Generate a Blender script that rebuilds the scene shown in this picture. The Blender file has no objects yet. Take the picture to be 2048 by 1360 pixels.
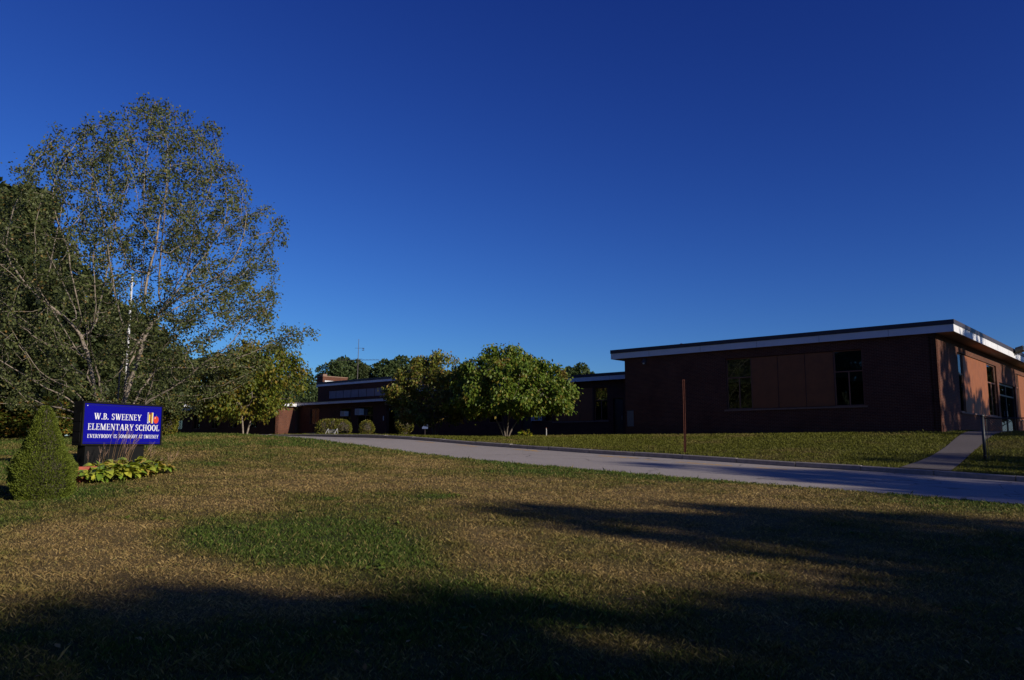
import bpy, bmesh, math, random
import numpy as np
from mathutils import Vector, Matrix
R = math.radians
SC = bpy.context.scene
COL = SC.collection
# ---------------------------------------------------------------- camera, sky, sun, exposure
cam = bpy.data.cameras.new('camera'); CAM = bpy.data.objects.new('camera', cam); COL.objects.link(CAM)
cam.sensor_width = 36; cam.lens = 36*1600/2048
cam.clip_start = .1; cam.clip_end = 4000
CAM.location = (0, 0, 0); CAM.rotation_euler = (R(90)+math.atan(209/1600), 0, 0)
SC.camera = CAM
SUN_DIR = Vector((0.800*math.cos(R(17.5)), -0.600*math.cos(R(17.5)), math.sin(R(17.5)))).normalized()
wd = bpy.data.worlds.new('World'); SC.world = wd; wd.use_nodes = True
wn = wd.node_tree; wn.nodes.clear()
sky = wn.nodes.new('ShaderNodeTexSky'); sky.sky_type = 'NISHITA'; sky.sun_disc = False
sky.sun_elevation = R(17.5); sky.sun_rotation = math.atan2(SUN_DIR.x, SUN_DIR.y)
sky.altitude = 300; sky.air_density = 1.0; sky.dust_density = .3; sky.ozone_density = 6.0
SKY_CURVE = ((1.65, .519), (1.7, .463), (1.27, 1.05))
# the camera's strong colour contrast: one tone curve per channel over the whole sky
sepc = wn.nodes.new('ShaderNodeSeparateColor'); cmbc = wn.nodes.new('ShaderNodeCombineColor')
bg = wn.nodes.new('ShaderNodeBackground'); bg.inputs['Strength'].default_value = .06
wo = wn.nodes.new('ShaderNodeOutputWorld')
wn.links.new(sky.outputs[0], sepc.inputs[0])
for ch, (pw, ml) in enumerate(SKY_CURVE):
    q = wn.nodes.new('ShaderNodeMath'); q.operation = 'POWER'; q.inputs[1].default_value = pw; wn.links.new(sepc.outputs[ch], q.inputs[0])
    w_ = wn.nodes.new('ShaderNodeMath'); w_.operation = 'MULTIPLY'; w_.inputs[1].default_value = ml; wn.links.new(q.outputs[0], w_.inputs[0]); wn.links.new(w_.outputs[0], cmbc.inputs[ch])
wn.links.new(cmbc.outputs[0], bg.inputs[0]); wn.links.new(bg.outputs[0], wo.inputs[0])
sl = bpy.data.lights.new('sun', 'SUN'); sl.energy = 4.7; sl.angle = R(.5); sl.color = (1, .90, .76)
SUN = bpy.data.objects.new('sun', sl); COL.objects.link(SUN)
SUN.rotation_euler = SUN_DIR.to_track_quat('Z', 'Y').to_euler()
SC.view_settings.view_transform = 'Standard'; SC.view_settings.look = 'None'
SC.view_settings.exposure = 0; SC.view_settings.gamma = 1; SC.view_settings.use_curve_mapping = False
SC.cycles.max_bounces = 6; SC.cycles.transparent_max_bounces = 12
# ---------------------------------------------------------------- terrain
AX = np.array([-0.7572, 0.6532])      # runs along the school fronts, away to the left
BX = np.array([0.6532, 0.7572])       # runs from the lawn towards the school
P_NEAR, P_KERB, P_KERB2 = 18.9, 25.4, 25.58
CTRL = np.array([
    (2.9,18.9,-1.19),(6.2,18.9,-1.04),(13,18.9,-.73),(18.5,18.9,-.44),(20.2,18.9,-.32),(24.6,18.9,.04),(27.2,18.9,.24),(30,18.9,.36),(36,18.9,.42),(46,18.9,.46),(60,18.9,.5),
    (3.8,25.4,-1.0),(6.6,25.4,-.85),(9.9,25.4,-.71),(12.4,25.4,-.59),(17.5,25.4,-.36),(24,25.4,-.03),(28.6,25.4,.24),(34,25.4,.37),(46,25.4,.44),(60,25.4,.5),
    (-10,18.9,-1.85),(-10,25.4,-1.7),(-30,18.9,-2.7),(-30,25.4,-2.6),(-12,10,-2.0),(-30,5,-2.8),
    (8.5,37.6,.52),(16,37.6,.52),(24,37.6,.52),(24.4,41.6,.55),(34,41.6,.56),(47,41.6,.6),(61,41.6,.65),(61,39.4,.65),(75,39.4,.7),(95,39.4,.7),
    (8.5,45,.58),(8.5,55,.68),(0,37,.05),(0,45,.45),(2,55,.62),(-15,40,-.5),(-15,60,.2),(16,31,.1),(10,31,-.1),(23,32,.32),(3,31,-.42),
    (40,32,.46),(55,34,.54),(70,30,.6),
    (0,0,-1.6),(3.7,4.3,-1.56),(0,10,-1.5),(10.4,9.9,-1.03),(9,3,-1.3),(15,5,-1.02),(15,12,-.72),(21,8,-.62),(21,14,-.3),(27,9,-.22),(27,15,.1),(33,12,.18),(33,17.5,.45),(38,15,.33),(40,10,.12),(45,18,.36),(52,14,.33),(60,25,.52),
    (5,-8,-1.75),(20,-5,-1.1),(35,-2,-.3),(50,0,.0),(70,10,.4),(-15,-10,-2.3),(-10,-30,-2.4),(20,-30,-1.6),(60,-30,.2),
    (100,80,.9),(0,110,.9),(60,110,1.0),(140,40,1.0),(120,-40,.8),(-60,60,-1.5),(-80,10,-3.0),(-60,-60,-3.0),(30,-90,-2.),(100,-100,0.)], float)
def _k(r2):
    r2 = np.maximum(r2, 1e-9)
    return 0.5*r2*np.log(r2)
def _fit(c):
    x = c[:, :2]/50.0; n = len(x)
    K = _k(((x[:, None]-x[None])**2).sum(-1)) + np.eye(n)*1e-4
    P = np.c_[np.ones(n), x]
    M = np.block([[K, P], [P.T, np.zeros((3, 3))]])
    return x, np.linalg.solve(M, np.r_[c[:, 2], 0, 0, 0])
_TX, _TW = _fit(CTRL)
def T(a, p):
    a = np.asarray(a, float); p = np.asarray(p, float)
    sh = np.broadcast(a, p).shape
    q = np.stack([np.broadcast_to(a, sh).ravel(), np.broadcast_to(p, sh).ravel()], -1)
    c = np.array([25., 20.]); d = q-c; r = np.linalg.norm(d, axis=1, keepdims=True)
    q = c + d*np.minimum(1, 130/np.maximum(r, 1e-6))
    q = q/50.0
    out = np.empty(len(q))
    for i in range(0, len(q), 20000):
        s = q[i:i+20000]
        K = _k(((s[:, None]-_TX[None])**2).sum(-1))
        out[i:i+20000] = K@_TW[:-3] + _TW[-3] + s@_TW[-2:]
    return out.reshape(sh)
def sstep(x, e0, e1):
    t = np.clip((np.asarray(x, float)-e0)/(e1-e0), 0, 1); return t*t*(3-2*t)
def G(a, p):                                   # finished ground level: verge behind the kerb is raised
    p = np.asarray(p, float)
    return T(a, p) + 0.135*(p > P_KERB+0.05)*(1-sstep(p, P_KERB2+.3, 33.0))
def W(a, p, z=None):
    if z is None: z = float(G(a, p))
    return (a*AX[0]+p*BX[0], a*AX[1]+p*BX[1], z)
# ---------------------------------------------------------------- helpers
YAW = math.atan2(-AX[1], -AX[0])               # local x = to the right along the fronts, local y = away into the building
def tag(o, label=None, cat=None, group=None, kind=None):
    if label: o['label'] = label
    if cat: o['category'] = cat
    if group: o['group'] = group
    if kind: o['kind'] = kind
    return o
def empty(name, loc, rz=0, label=None, cat=None, group=None):
    o = bpy.data.objects.new(name, None); COL.objects.link(o)
    o.location = loc; o.rotation_euler = (0, 0, rz); o.empty_display_size = .3
    return tag(o, label, cat, group)
def link(name, me, parent=None, mat=None, loc=None, rot=None):
    o = bpy.data.objects.new(name, me); COL.objects.link(o)
    if mat is not None:
        me.materials.clear()
        for m in (mat if isinstance(mat, (list, tuple)) else [mat]): me.materials.append(m)
    if parent is not None: o.parent = parent
    if loc is not None: o.location = loc
    if rot is not None: o.rotation_euler = rot
    return o
def npmesh(name, V, F, smooth=False):          # F: (n,k) array
    V = np.asarray(V, np.float32); F = np.asarray(F, np.int32); n, k = F.shape
    me = bpy.data.meshes.new(name)
    me.vertices.add(len(V)); me.vertices.foreach_set('co', V.ravel())
    me.loops.add(n*k); me.loops.foreach_set('vertex_index', F.ravel())
    me.polygons.add(n); me.polygons.foreach_set('loop_start', np.arange(n, dtype=np.int32)*k)
    me.polygons.foreach_set('loop_total', np.full(n, k, np.int32))
    if smooth: me.polygons.foreach_set('use_smooth', np.ones(n, bool))
    me.update(calc_edges=True)
    return me
class MB:
    def __init__(s): s.v = []; s.f = []
    def add(s, vs, fs):
        n = len(s.v); s.v += [tuple(map(float, q)) for q in vs]; s.f += [tuple(i+n for i in q) for q in fs]; return s
    def box(s, x0, x1, y0, y1, z0, z1):
        if x0 > x1: x0, x1 = x1, x0
        if y0 > y1: y0, y1 = y1, y0
        if z0 > z1: z0, z1 = z1, z0
        return s.add([(x0,y0,z0),(x1,y0,z0),(x1,y1,z0),(x0,y1,z0),(x0,y0,z1),(x1,y0,z1),(x1,y1,z1),(x0,y1,z1)],
                     [(0,3,2,1),(4,5,6,7),(0,1,5,4),(1,2,6,5),(2,3,7,6),(3,0,4,7)])
    def quad(s, a, b, c, d): return s.add([a, b, c, d], [(0,1,2,3)])
    def tube(s, pts, rad, n=8, cap=True):
        pts = [Vector(q) for q in pts]; m = len(pts)
        if not isinstance(rad, (list, tuple)): rad = [rad]*m
        vs = []; fs = []; up = Vector((.13, .31, .94)).normalized()
        for i, q in enumerate(pts):
            t = (pts[min(i+1, m-1)]-pts[max(i-1, 0)]).normalized()
            u = t.cross(up)
            if u.length < .05: u = t.cross(Vector((1, 0, 0)))
            u.normalize(); w = t.cross(u)
            for j in range(n):
                a = 2*math.pi*j/n
                vs.append(q+(u*math.cos(a)+w*math.sin(a))*rad[i])
        for i in range(m-1):
            for j in range(n):
                k = (j+1) % n
                fs.append((i*n+j, i*n+k, (i+1)*n+k, (i+1)*n+j))
        if cap: fs += [tuple(range(n))[::-1], tuple((m-1)*n+j for j in range(n))]
        return s.add(vs, fs)
    def lathe(s, prof, n=16, cx=0, cy=0, sx=1, sy=1):
        vs = []; fs = []
        for r, z in prof:
            for j in range(n):
                a = 2*math.pi*j/n; vs.append((cx+r*math.cos(a)*sx, cy+r*math.sin(a)*sy, z))
        for i in range(len(prof)-1):
            for j in range(n):
                k = (j+1) % n; fs.append((i*n+j, i*n+k, (i+1)*n+k, (i+1)*n+j))
        fs += [tuple(range(n))[::-1], tuple((len(prof)-1)*n+j for j in range(n))]
        return s.add(vs, fs)
    def prism(s, poly, y0, y1):                 # polygon in x,z (counter-clockwise seen from -y), extruded along y
        n = len(poly)
        return s.add([(x, y0, z) for x, z in poly]+[(x, y1, z) for x, z in poly],
                     [tuple(range(n)), tuple(range(2*n-1, n-1, -1))]+[(i, n+i, n+(i+1) % n, (i+1) % n) for i in range(n)])
    def mesh(s, name, smooth=False):
        me = bpy.data.meshes.new(name); me.from_pydata(s.v, [], s.f)
        if smooth: me.polygons.foreach_set('use_smooth', [True]*len(me.polygons))
        me.update(); return me
    def build(s, name, mat, parent=None, smooth=False, bevel=0, loc=None, rot=None):
        me = s.mesh(name, smooth)
        if bevel:
            bm = bmesh.new(); bm.from_mesh(me)
            bmesh.ops.bevel(bm, geom=list(bm.edges), offset=bevel, segments=1, affect='EDGES', profile=.5, clamp_overlap=True)
            bm.to_mesh(me); bm.free()
        return link(name, me, parent, mat, loc, rot)
def fbm(x, y, scale, seed=0, octv=4):
    x = np.asarray(x, float)/scale; y = np.asarray(y, float)/scale; tot = 0; amp = .5; out = np.zeros_like(x)
    for o in range(octv):
        xi = np.floor(x); yi = np.floor(y); fx = x-xi; fy = y-yi; fx = fx*fx*(3-2*fx); fy = fy*fy*(3-2*fy)
        def h(i, j):
            q = np.sin(i*127.1+j*311.7+seed*74.7+o*19.19)*43758.5453; return q-np.floor(q)
        v = (h(xi, yi)*(1-fx)+h(xi+1, yi)*fx)*(1-fy)+(h(xi, yi+1)*(1-fx)+h(xi+1, yi+1)*fx)*fy
        out += v*amp; tot += amp; amp *= .5; x = x*2.03+17.3; y = y*2.03+5.1
    return out/tot
def U(u, Y): return (u-1024)/1600*Y             # lateral metres of a photo column at depth Y
def gz(x, y): return float(G(x*AX[0]+y*AX[1], x*BX[0]+y*BX[1]))
# ---------------------------------------------------------------- materials
class NT:
    def __init__(s, name):
        s.m = bpy.data.materials.new(name); s.m.use_nodes = True; s.t = s.m.node_tree
        s.b = s.t.nodes['Principled BSDF']; s.o = s.t.nodes['Material Output']
    def n(s, kind, **kw):
        nd = s.t.nodes.new('ShaderNode'+kind)
        for k, v in kw.items():
            if hasattr(nd, k) and k not in nd.inputs: setattr(nd, k, v)
            else: nd.inputs[k.replace('_', ' ')].default_value = v
        return nd
    def l(s, a, b): s.t.links.new(a, b)
    def ramp(s, src, stops):
        nd = s.n('ValToRGB'); e = nd.color_ramp.elements
        while len(e) < len(stops): e.new(.5)
        for q, (p, c) in zip(e, stops): q.position = p; q.color = (*c, 1) if len(c) == 3 else c
        s.l(src, nd.inputs[0]); return nd.outputs[0]
    def mix(s, fac, a, b, mode='MIX'):
        nd = s.t.nodes.new('ShaderNodeMix'); nd.data_type = 'RGBA'; nd.blend_type = mode
        for v, i in ((fac, 0), (a, 6), (b, 7)):
            if hasattr(v, 'node'): s.l(v, nd.inputs[i])
            elif i == 0: nd.inputs[0].default_value = v
            else: nd.inputs[i].default_value = (*v, 1)
        return nd.outputs[2]
    def noise(s, scale, detail=4, vec=None, rough=.6):
        nd = s.n('TexNoise'); nd.inputs['Scale'].default_value = scale; nd.inputs['Detail'].default_value = detail; nd.inputs['Roughness'].default_value = rough
        s.l(vec if vec is not None else s.obj(), nd.inputs['Vector']); return nd.outputs[0]
    def obj(s):
        if not hasattr(s, '_c'): s._c = s.t.nodes.new('ShaderNodeTexCoord')
        return s._c.outputs['Object']
    def bump(s, h, strength=.5, dist=.01):
        nd = s.n('Bump'); nd.inputs['Strength'].default_value = strength; nd.inputs['Distance'].default_value = dist
        s.l(h, nd.inputs['Height']); s.l(nd.outputs[0], s.b.inputs['Normal'])
def plain(name, col, rough=.6, var=.15, scale=6, metal=0, bump=.0, spec=.5):
    t = NT(name); nz = t.noise(scale, 5)
    d = tuple(c*(1-var) for c in col); h = tuple(min(1, c*(1+var)) for c in col)
    t.l(t.ramp(nz, [(.3, d), (.7, h)]), t.b.inputs['Base Color'])
    t.b.inputs['Roughness'].default_value = rough; t.b.inputs['Metallic'].default_value = metal
    t.b.inputs['Specular IOR Level'].default_value = spec
    if bump: t.bump(t.noise(scale*8, 3), bump)
    return t.m
def brick_mat(name, c1, c2, mortar):
    t = NT(name); sep = t.n('SeparateXYZ'); t.l(t.obj(), sep.inputs[0])
    ad = t.n('Math', operation='ADD'); t.l(sep.outputs[0], ad.inputs[0]); t.l(sep.outputs[1], ad.inputs[1])
    cb = t.n('CombineXYZ'); t.l(ad.outputs[0], cb.inputs[0]); t.l(sep.outputs[2], cb.inputs[1])
    br = t.n('TexBrick'); t.l(cb.outputs[0], br.inputs['Vector'])
    br.inputs['Scale'].default_value = 1; br.inputs['Brick Width'].default_value = .21; br.inputs['Row Height'].default_value = .0675
    br.inputs['Mortar Size'].default_value = .006; br.inputs['Mortar Smooth'].default_value = .2; br.inputs['Bias'].default_value = -.1
    br.inputs['Color1'].default_value = (*c1, 1); br.inputs['Color2'].default_value = (*c2, 1); br.inputs['Mortar'].default_value = (*mortar, 1)
    nz = t.noise(.9, 5); col = t.mix(t.ramp(nz, [(.3, (0, 0, 0)), (.75, (.55, .55, .55))]), br.outputs[0], (c1[0]*.4, c1[1]*.4, c1[2]*.45))
    t.l(col, t.b.inputs['Base Color']); t.b.inputs['Roughness'].default_value = .85; t.b.inputs['Specular IOR Level'].default_value = .25
    inv = t.n('Math', operation='SUBTRACT'); inv.inputs[0].default_value = 1; t.l(br.outputs['Fac'], inv.inputs[1])
    t.bump(inv.outputs[0], .7, .012); return t.m
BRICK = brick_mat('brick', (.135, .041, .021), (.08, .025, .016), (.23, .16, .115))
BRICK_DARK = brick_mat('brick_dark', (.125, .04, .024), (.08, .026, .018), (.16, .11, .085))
WHITE = plain('white_fascia_paint', (.70, .70, .715), .55, .05, 1.5)
DARKMET = plain('dark_roof_edge', (.045, .035, .04), .5, .2, 3)
ROOFTAR = plain('roof_gravel', (.12, .11, .10), .9, .3, 5, bump=.3)
SOFFIT = plain('soffit_paint', (.30, .17, .09), .7, .1, 2)
PANELM = plain('orange_panel_paint', (.23, .07, .017), .6, .14, 2.2)
FRAMEM = plain('window_frame_paint', (.20, .08, .045), .5, .1, 4)
STEEL = plain('galvanised_steel', (.32, .34, .36), .45, .2, 12, metal=.8)
GREYPAINT = plain('grey_paint', (.42, .42, .43), .5, .1, 8)
LIGHTPAINT = plain('light_grey_paint', (.66, .66, .67), .5, .08, 8)
FOUND = plain('foundation_concrete', (.30, .29, .28), .9, .15, 3, bump=.2)
STONE = plain('sill_stone', (.22, .13, .09), .8, .12, 5)
BLINDM = plain('window_blind', (.34, .36, .28), .8, .08, 2)
DOORM = plain('dark_door_paint', (.03, .025, .025), .4, .15, 4)
RUST = plain('rusty_steel', (.14, .045, .026), .85, .45, 18, bump=.3)
BLACKP = plain('black_sign_paint', (.006, .006, .006), .7, .3, 6, spec=.2)
BLUEP = plain('blue_sign_face', (.004, .003, .25), .42, .03, .8, spec=.15)
LETTER = plain('white_lettering', (.78, .78, .80), .5, .03, 3)
YELLOWP = plain('yellow_print', (.75, .55, .04), .5, .05, 3)
REDP = plain('red_print', (.62, .05, .015), .5, .1, 6)
BROWNP = plain('brown_print', (.20, .04, .02), .5, .1, 6)
GREENP = plain('green_print', (.05, .22, .05), .5, .1, 6)
REDWOOD = plain('red_planter_timber', (.34, .075, .045), .8, .2, 9, bump=.2)
INTERIOR = plain('room_plaster', (.20, .19, .17), .9, .1, 2)
def glass_mat():
    t = NT('window_glass'); t.t.nodes.remove(t.b)
    tr = t.n('BsdfTransparent'); tr.inputs[0].default_value = (.55, .60, .58, 1)
    gl = t.n('BsdfGlossy'); gl.inputs['Roughness'].default_value = .015; gl.inputs[0].default_value = (.9, .92, .95, 1)
    fr = t.n('Fresnel'); fr.inputs[0].default_value = 1.75
    mx = t.n('MixShader'); t.l(fr.outputs[0], mx.inputs[0]); t.l(tr.outputs[0], mx.inputs[1]); t.l(gl.outputs[0], mx.inputs[2])
    t.l(mx.outputs[0], t.o.inputs[0]); return t.m
GLASS = glass_mat()
def leaf_mat(name, stops, trans=.3, rough=.55, patch=None, spec=.3):
    t = NT(name); g = t.n('NewGeometry')
    c = t.ramp(g.outputs['Random Per Island'], stops)
    if patch:                                   # clumps of turning leaves
        nz = t.noise(patch[0], 3); c = t.mix(t.ramp(nz, [(patch[1], (0, 0, 0)), (patch[1]+.12, (1, 1, 1))]), c, patch[2])
    t.l(c, t.b.inputs['Base Color']); t.b.inputs['Roughness'].default_value = rough; t.b.inputs['Specular IOR Level'].default_value = spec
    tl = t.n('BsdfTranslucent'); t.l(c, tl.inputs[0])
    mx = t.n('MixShader'); mx.inputs[0].default_value = trans
    t.l(t.b.outputs[0], mx.inputs[1]); t.l(tl.outputs[0], mx.inputs[2]); t.l(mx.outputs[0], t.o.inputs[0]); return t.m
def bark_mat(name, c1, c2):
    t = NT(name); nz = t.noise(9, 6); t.l(t.ramp(nz, [(.3, c1), (.65, c2)]), t.b.inputs['Base Color'])
    t.b.inputs['Roughness'].default_value = .9; t.bump(t.noise(30, 4), .5, .02); return t.m
# ---------------------------------------------------------------- ground, road, kerb, path
def dryness(x, y):                              # 0 green .. 1 straw; patches of a tired late-summer lawn
    a = x*AX[0]+y*AX[1]; p = x*BX[0]+y*BX[1]
    d = .50 + 1.7*(fbm(x, y, 2.6, 3)-.5) + 1.0*(fbm(x, y, .55, 8, 3)-.5)
    def blob(a0, p0, ra, rp, amt):
        return amt*np.exp(-(((a-a0)/ra)**2+((p-p0)/rp)**2)**1.3)
    d += blob(9.2, 6.25, 2.0, 1.2, -1.1)+blob(10.9, 10.7, .35, .3, -.7)+blob(12.1, 8.9, .35, .3, -.7)+blob(8.2, 9.3, .5, .5, -.4)
    d += blob(8.3, 3.7, 2.0, .95, .6)+blob(13.5, 8.6, 2.6, 2.6, .5)+blob(10, 12.6, 4.5, 2.6, .45)+blob(11.6, 4.6, 1.6, 1.0, .6)
    d -= .55*sstep(p, 17.0, 18.7)*(p < 22)
    d -= .55*(p > 25)
    d -= .35*sstep(a, 17, 24)*(p < 18)
    d -= .2*sstep(a, 13, 17)*(p < 7)
    return np.clip(d, 0, 1)
def lawn_colour(x, y, rng=None):
    d = dryness(x, y)[:, None]
    far = ((x*BX[0]+y*BX[1]) > 25)[:, None]
    green = np.where(far, np.array([.12, .125, .016]), np.array([.072, .108, .017])); tan = np.array([.32, .22, .085]); olive = np.array([.165, .135, .036])
    c = np.where(d < .5, green+(olive-green)*(d*2), olive+(tan-olive)*(d*2-1))
    return c
def axis(segs):
    out = []
    for a, b, st in segs: out += list(np.arange(a, b, st))
    return np.array(out+[segs[-1][1]])
ga = axis([(-400,-120,40),(-120,-30,6),(-30,-6,1.5),(-6,50,.5),(50,110,2),(110,400,30)])
gp = axis([(-400,-80,40),(-80,-10,5),(-10,18.9,.5)])
gp = np.r_[gp, [18.93, 19.5, 22, 24.8, 25.38, 25.47, 25.6], np.arange(26, 45, .5), np.arange(45, 100, 3), np.arange(100, 401, 30)]
ga2, gp2 = np.meshgrid(ga, gp, indexing='ij')
zz = G(ga2, gp2)
zz = zz-.05*((gp2 > 18.92) & (gp2 < 25.45))
xx = ga2*AX[0]+gp2*BX[0]; yy = ga2*AX[1]+gp2*BX[1]
zz = zz+.035*(fbm(xx, yy, 1.3, 5)-.5)*(gp2 < 18.5)
na, npp = ga2.shape
idx = np.arange(na*npp).reshape(na, npp)
F = np.stack([idx[:-1, :-1], idx[:-1, 1:], idx[1:, 1:], idx[1:, :-1]], -1).reshape(-1, 4)
gm_ = npmesh('ground', np.stack([xx, yy, zz], -1).reshape(-1, 3), F, True)
t = NT('lawn_soil'); at = t.n('Attribute', attribute_name='tone'); nz = t.noise(22, 6); nz2 = t.noise(3, 5)
c = t.mix(t.ramp(nz, [(.3, (.15, .15, .15)), (.75, (.9, .9, .9))]), (.035, .028, .014), at.outputs['Color'])
t.l(c, t.b.inputs['Base Color']); t.b.inputs['Roughness'].default_value = .95; t.b.inputs['Specular IOR Level'].default_value = .1
t.bump(nz, 1, .05)
ca = gm_.color_attributes.new('tone', 'FLOAT_COLOR', 'POINT')
cc = lawn_colour(xx.ravel(), yy.ravel()); ca.data.foreach_set('color', np.c_[cc, np.ones(len(cc))].astype(np.float32).ravel())
tag(link('ground', gm_, None, t.m), 'lawn of mixed green and straw coloured grass rising to the school', kind='structure')
def strip(name, a0, a1, p0, p1, na, npn, dz, mat, zfun=T, wob=0):
    aa = np.linspace(a0, a1, na); pp = np.linspace(p0, p1, npn); A2, P2 = np.meshgrid(aa, pp, indexing='ij')
    if wob: P2 = P2 + (P2 == p0)*(fbm(A2, A2*0, .8, 4)-.5)*wob
    V = np.stack([A2*AX[0]+P2*BX[0], A2*AX[1]+P2*BX[1], zfun(A2, P2)+dz], -1).reshape(-1, 3)
    i = np.arange(na*npn).reshape(na, npn)
    return link(name, npmesh(name, V, np.stack([i[:-1, :-1], i[:-1, 1:], i[1:, 1:], i[1:, :-1]], -1).reshape(-1, 4), True), None, mat)
def asphalt(name, lo, hi):
    t = NT(name); v = t.n('TexVoronoi'); v.inputs['Scale'].default_value = 60; t.l(t.obj(), v.inputs['Vector'])
    big = t.noise(.35, 5); fine = t.noise(45, 4)
    c = t.ramp(big, [(.3, lo), (.7, hi)]); c = t.mix(t.ramp(fine, [(.25, (.45,)*3), (.75, (1,)*3)]), tuple(q*.55 for q in lo), c)
    c = t.mix(t.ramp(v.outputs['Color'], [(.8, (0,)*3), (.9, (.45,)*3)]), c, tuple(min(1, q*1.8) for q in hi))
    # thin meandering cracks
    w = t.n('TexVoronoi', feature='DISTANCE_TO_EDGE'); w.inputs['Scale'].default_value = .16
    wob = t.noise(.8, 4); mp = t.n('MixRGB'); mp.inputs[0].default_value = .25; t.l(t.obj(), mp.inputs[1]); 
    nn = t.n('TexNoise'); nn.inputs['Scale'].default_value = .5; t.l(t.obj(), nn.inputs['Vector'])
    ad = t.n('VectorMath', operation='ADD'); sc = t.n('VectorMath', operation='SCALE'); sc.inputs['Scale'].default_value = 3
    t.l(nn.outputs[1], sc.inputs[0]); t.l(t.obj(), ad.inputs[0]); t.l(sc.outputs[0], ad.inputs[1]); t.l(ad.outputs[0], w.inputs['Vector'])
    c = t.mix(t.ramp(w.outputs[0], [(.0, (.8,)*3), (.006, (0,)*3)]), c, tuple(q*.25 for q in lo))
    t.l(c, t.b.inputs['Base Color']); t.b.inputs['Roughness'].default_value = .85; t.b.inputs['Specular IOR Level'].default_value = .3
    t.bump(fine, .6, .01); return t.m
ROADM = asphalt('pale_worn_asphalt', (.37, .325, .285), (.425, .375, .335))
PATHM = asphalt('path_asphalt', (.12, .103, .094), (.16, .137, .125))
tag(strip('road', -70, 75, P_NEAR, P_KERB+.02, 220, 8, 0, ROADM, wob=.22), 'pale worn asphalt driveway climbing along the lawn towards the school', kind='structure')
# kerb of separate stones
kb = empty('kerb', W(13, P_KERB, float(T(13, P_KERB))), 0)
tag(kb, 'low concrete kerb between the driveway and the raised lawn', kind='structure')
KERBM = plain('kerb_stone', (.27, .24, .22), .85, .22, 6, bump=.25)
rk = random.Random(4)
a = -24.0
while a < 60:
    L = 2.0 if a < 40 else 5.0
    m = MB(); dz = rk.uniform(-.012, .012); dp = rk.uniform(-.012, .012)
    n = 3; vs = []
    for i in range(n):
        q = a+.012+(L-.024)*i/(n-1); z0 = float(T(q, P_KERB))
        for (pp, zt) in ((P_KERB+dp, -.2), (P_KERB+dp, .125+dz), (P_KERB+dp+.025, .15+dz), (P_KERB2, .15+dz), (P_KERB2, -.2)):
            w = W(q, pp, z0+zt); vs.append((w[0]-kb.location.x, w[1]-kb.location.y, w[2]-kb.location.z))
    fs = []
    for i in range(n-1):
        for j in range(5):
            k = (j+1) % 5; fs.append((i*5+j, i*5+k, (i+1)*5+k, (i+1)*5+j))
    fs += [(4, 3, 2, 1, 0), tuple((n-1)*5+j for j in range(5))]
    m.add(vs, fs).build('kerb_stone', KERBM, kb)
    a += L
# footpath from the kerb up to the end wall
PATH_L = [(6.95, 25.57), (6.9, 27.5), (6.92, 29.2), (7.1, 32), (7.45, 36), (7.7, 39), (7.9, 52)]
PATH_R = [(5.6, 25.57), (5.75, 27.5), (6.0, 30.3), (6.2, 33.5), (6.42, 37), (6.3, 39), (6.2, 52)]
vs = []; fs = []
def lerp_poly(P, t):
    q = np.interp(t, np.linspace(0, 1, len(P)), np.arange(len(P))); i = min(int(q), len(P)-2); f = q-i
    return P[i][0]*(1-f)+P[i+1][0]*f, P[i][1]*(1-f)+P[i+1][1]*f
NP_ = 60
for i in range(NP_):
    l = lerp_poly(PATH_L, i/(NP_-1)); r = lerp_poly(PATH_R, i/(NP_-1))
    for j in range(5):
        f = j/4; a_ = l[0]*(1-f)+r[0]*f; p_ = l[1]*(1-f)+r[1]*f
        vs.append(W(a_, p_, float(G(a_, p_))+.02))
for i in range(NP_-1):
    for j in range(4): fs.append((i*5+j, i*5+j+1, (i+1)*5+j+1, (i+1)*5+j))
tag(MB().add(vs, fs).build('path', PATHM, None, True), 'grey asphalt footpath crossing the lawn to the end of the brick block', kind='structure')
# worn yellow paint along the kerb
t = NT('worn_yellow_paint'); nz = t.noise(6, 6, rough=.75)
t.l(t.mix(t.ramp(nz, [(.42, (0,)*3), (.58, (1,)*3)]), (.29, .28, .27), (.62, .34, .045)), t.b.inputs['Base Color']); t.b.inputs['Roughness'].default_value = .8
YEL = t.m
for (a0, a1, pc, w) in ((28.2,30.2,24.5,.3),(25.6,26.8,24.55,.32),(23.3,24.5,24.7,.34),(19.9,21.3,24.8,.34),(15.4,17.2,24.75,.30),(14.4,15.0,24.45,.16),(11.7,13.7,24.4,.28),(9.9,11.0,24.45,.22),(33,35,24.5,.3)):
    o = strip('road_marking', a0, a1, pc-w/2, pc+w/2, 8, 3, .004, YEL)
    tag(o, None, kind='structure')
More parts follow.
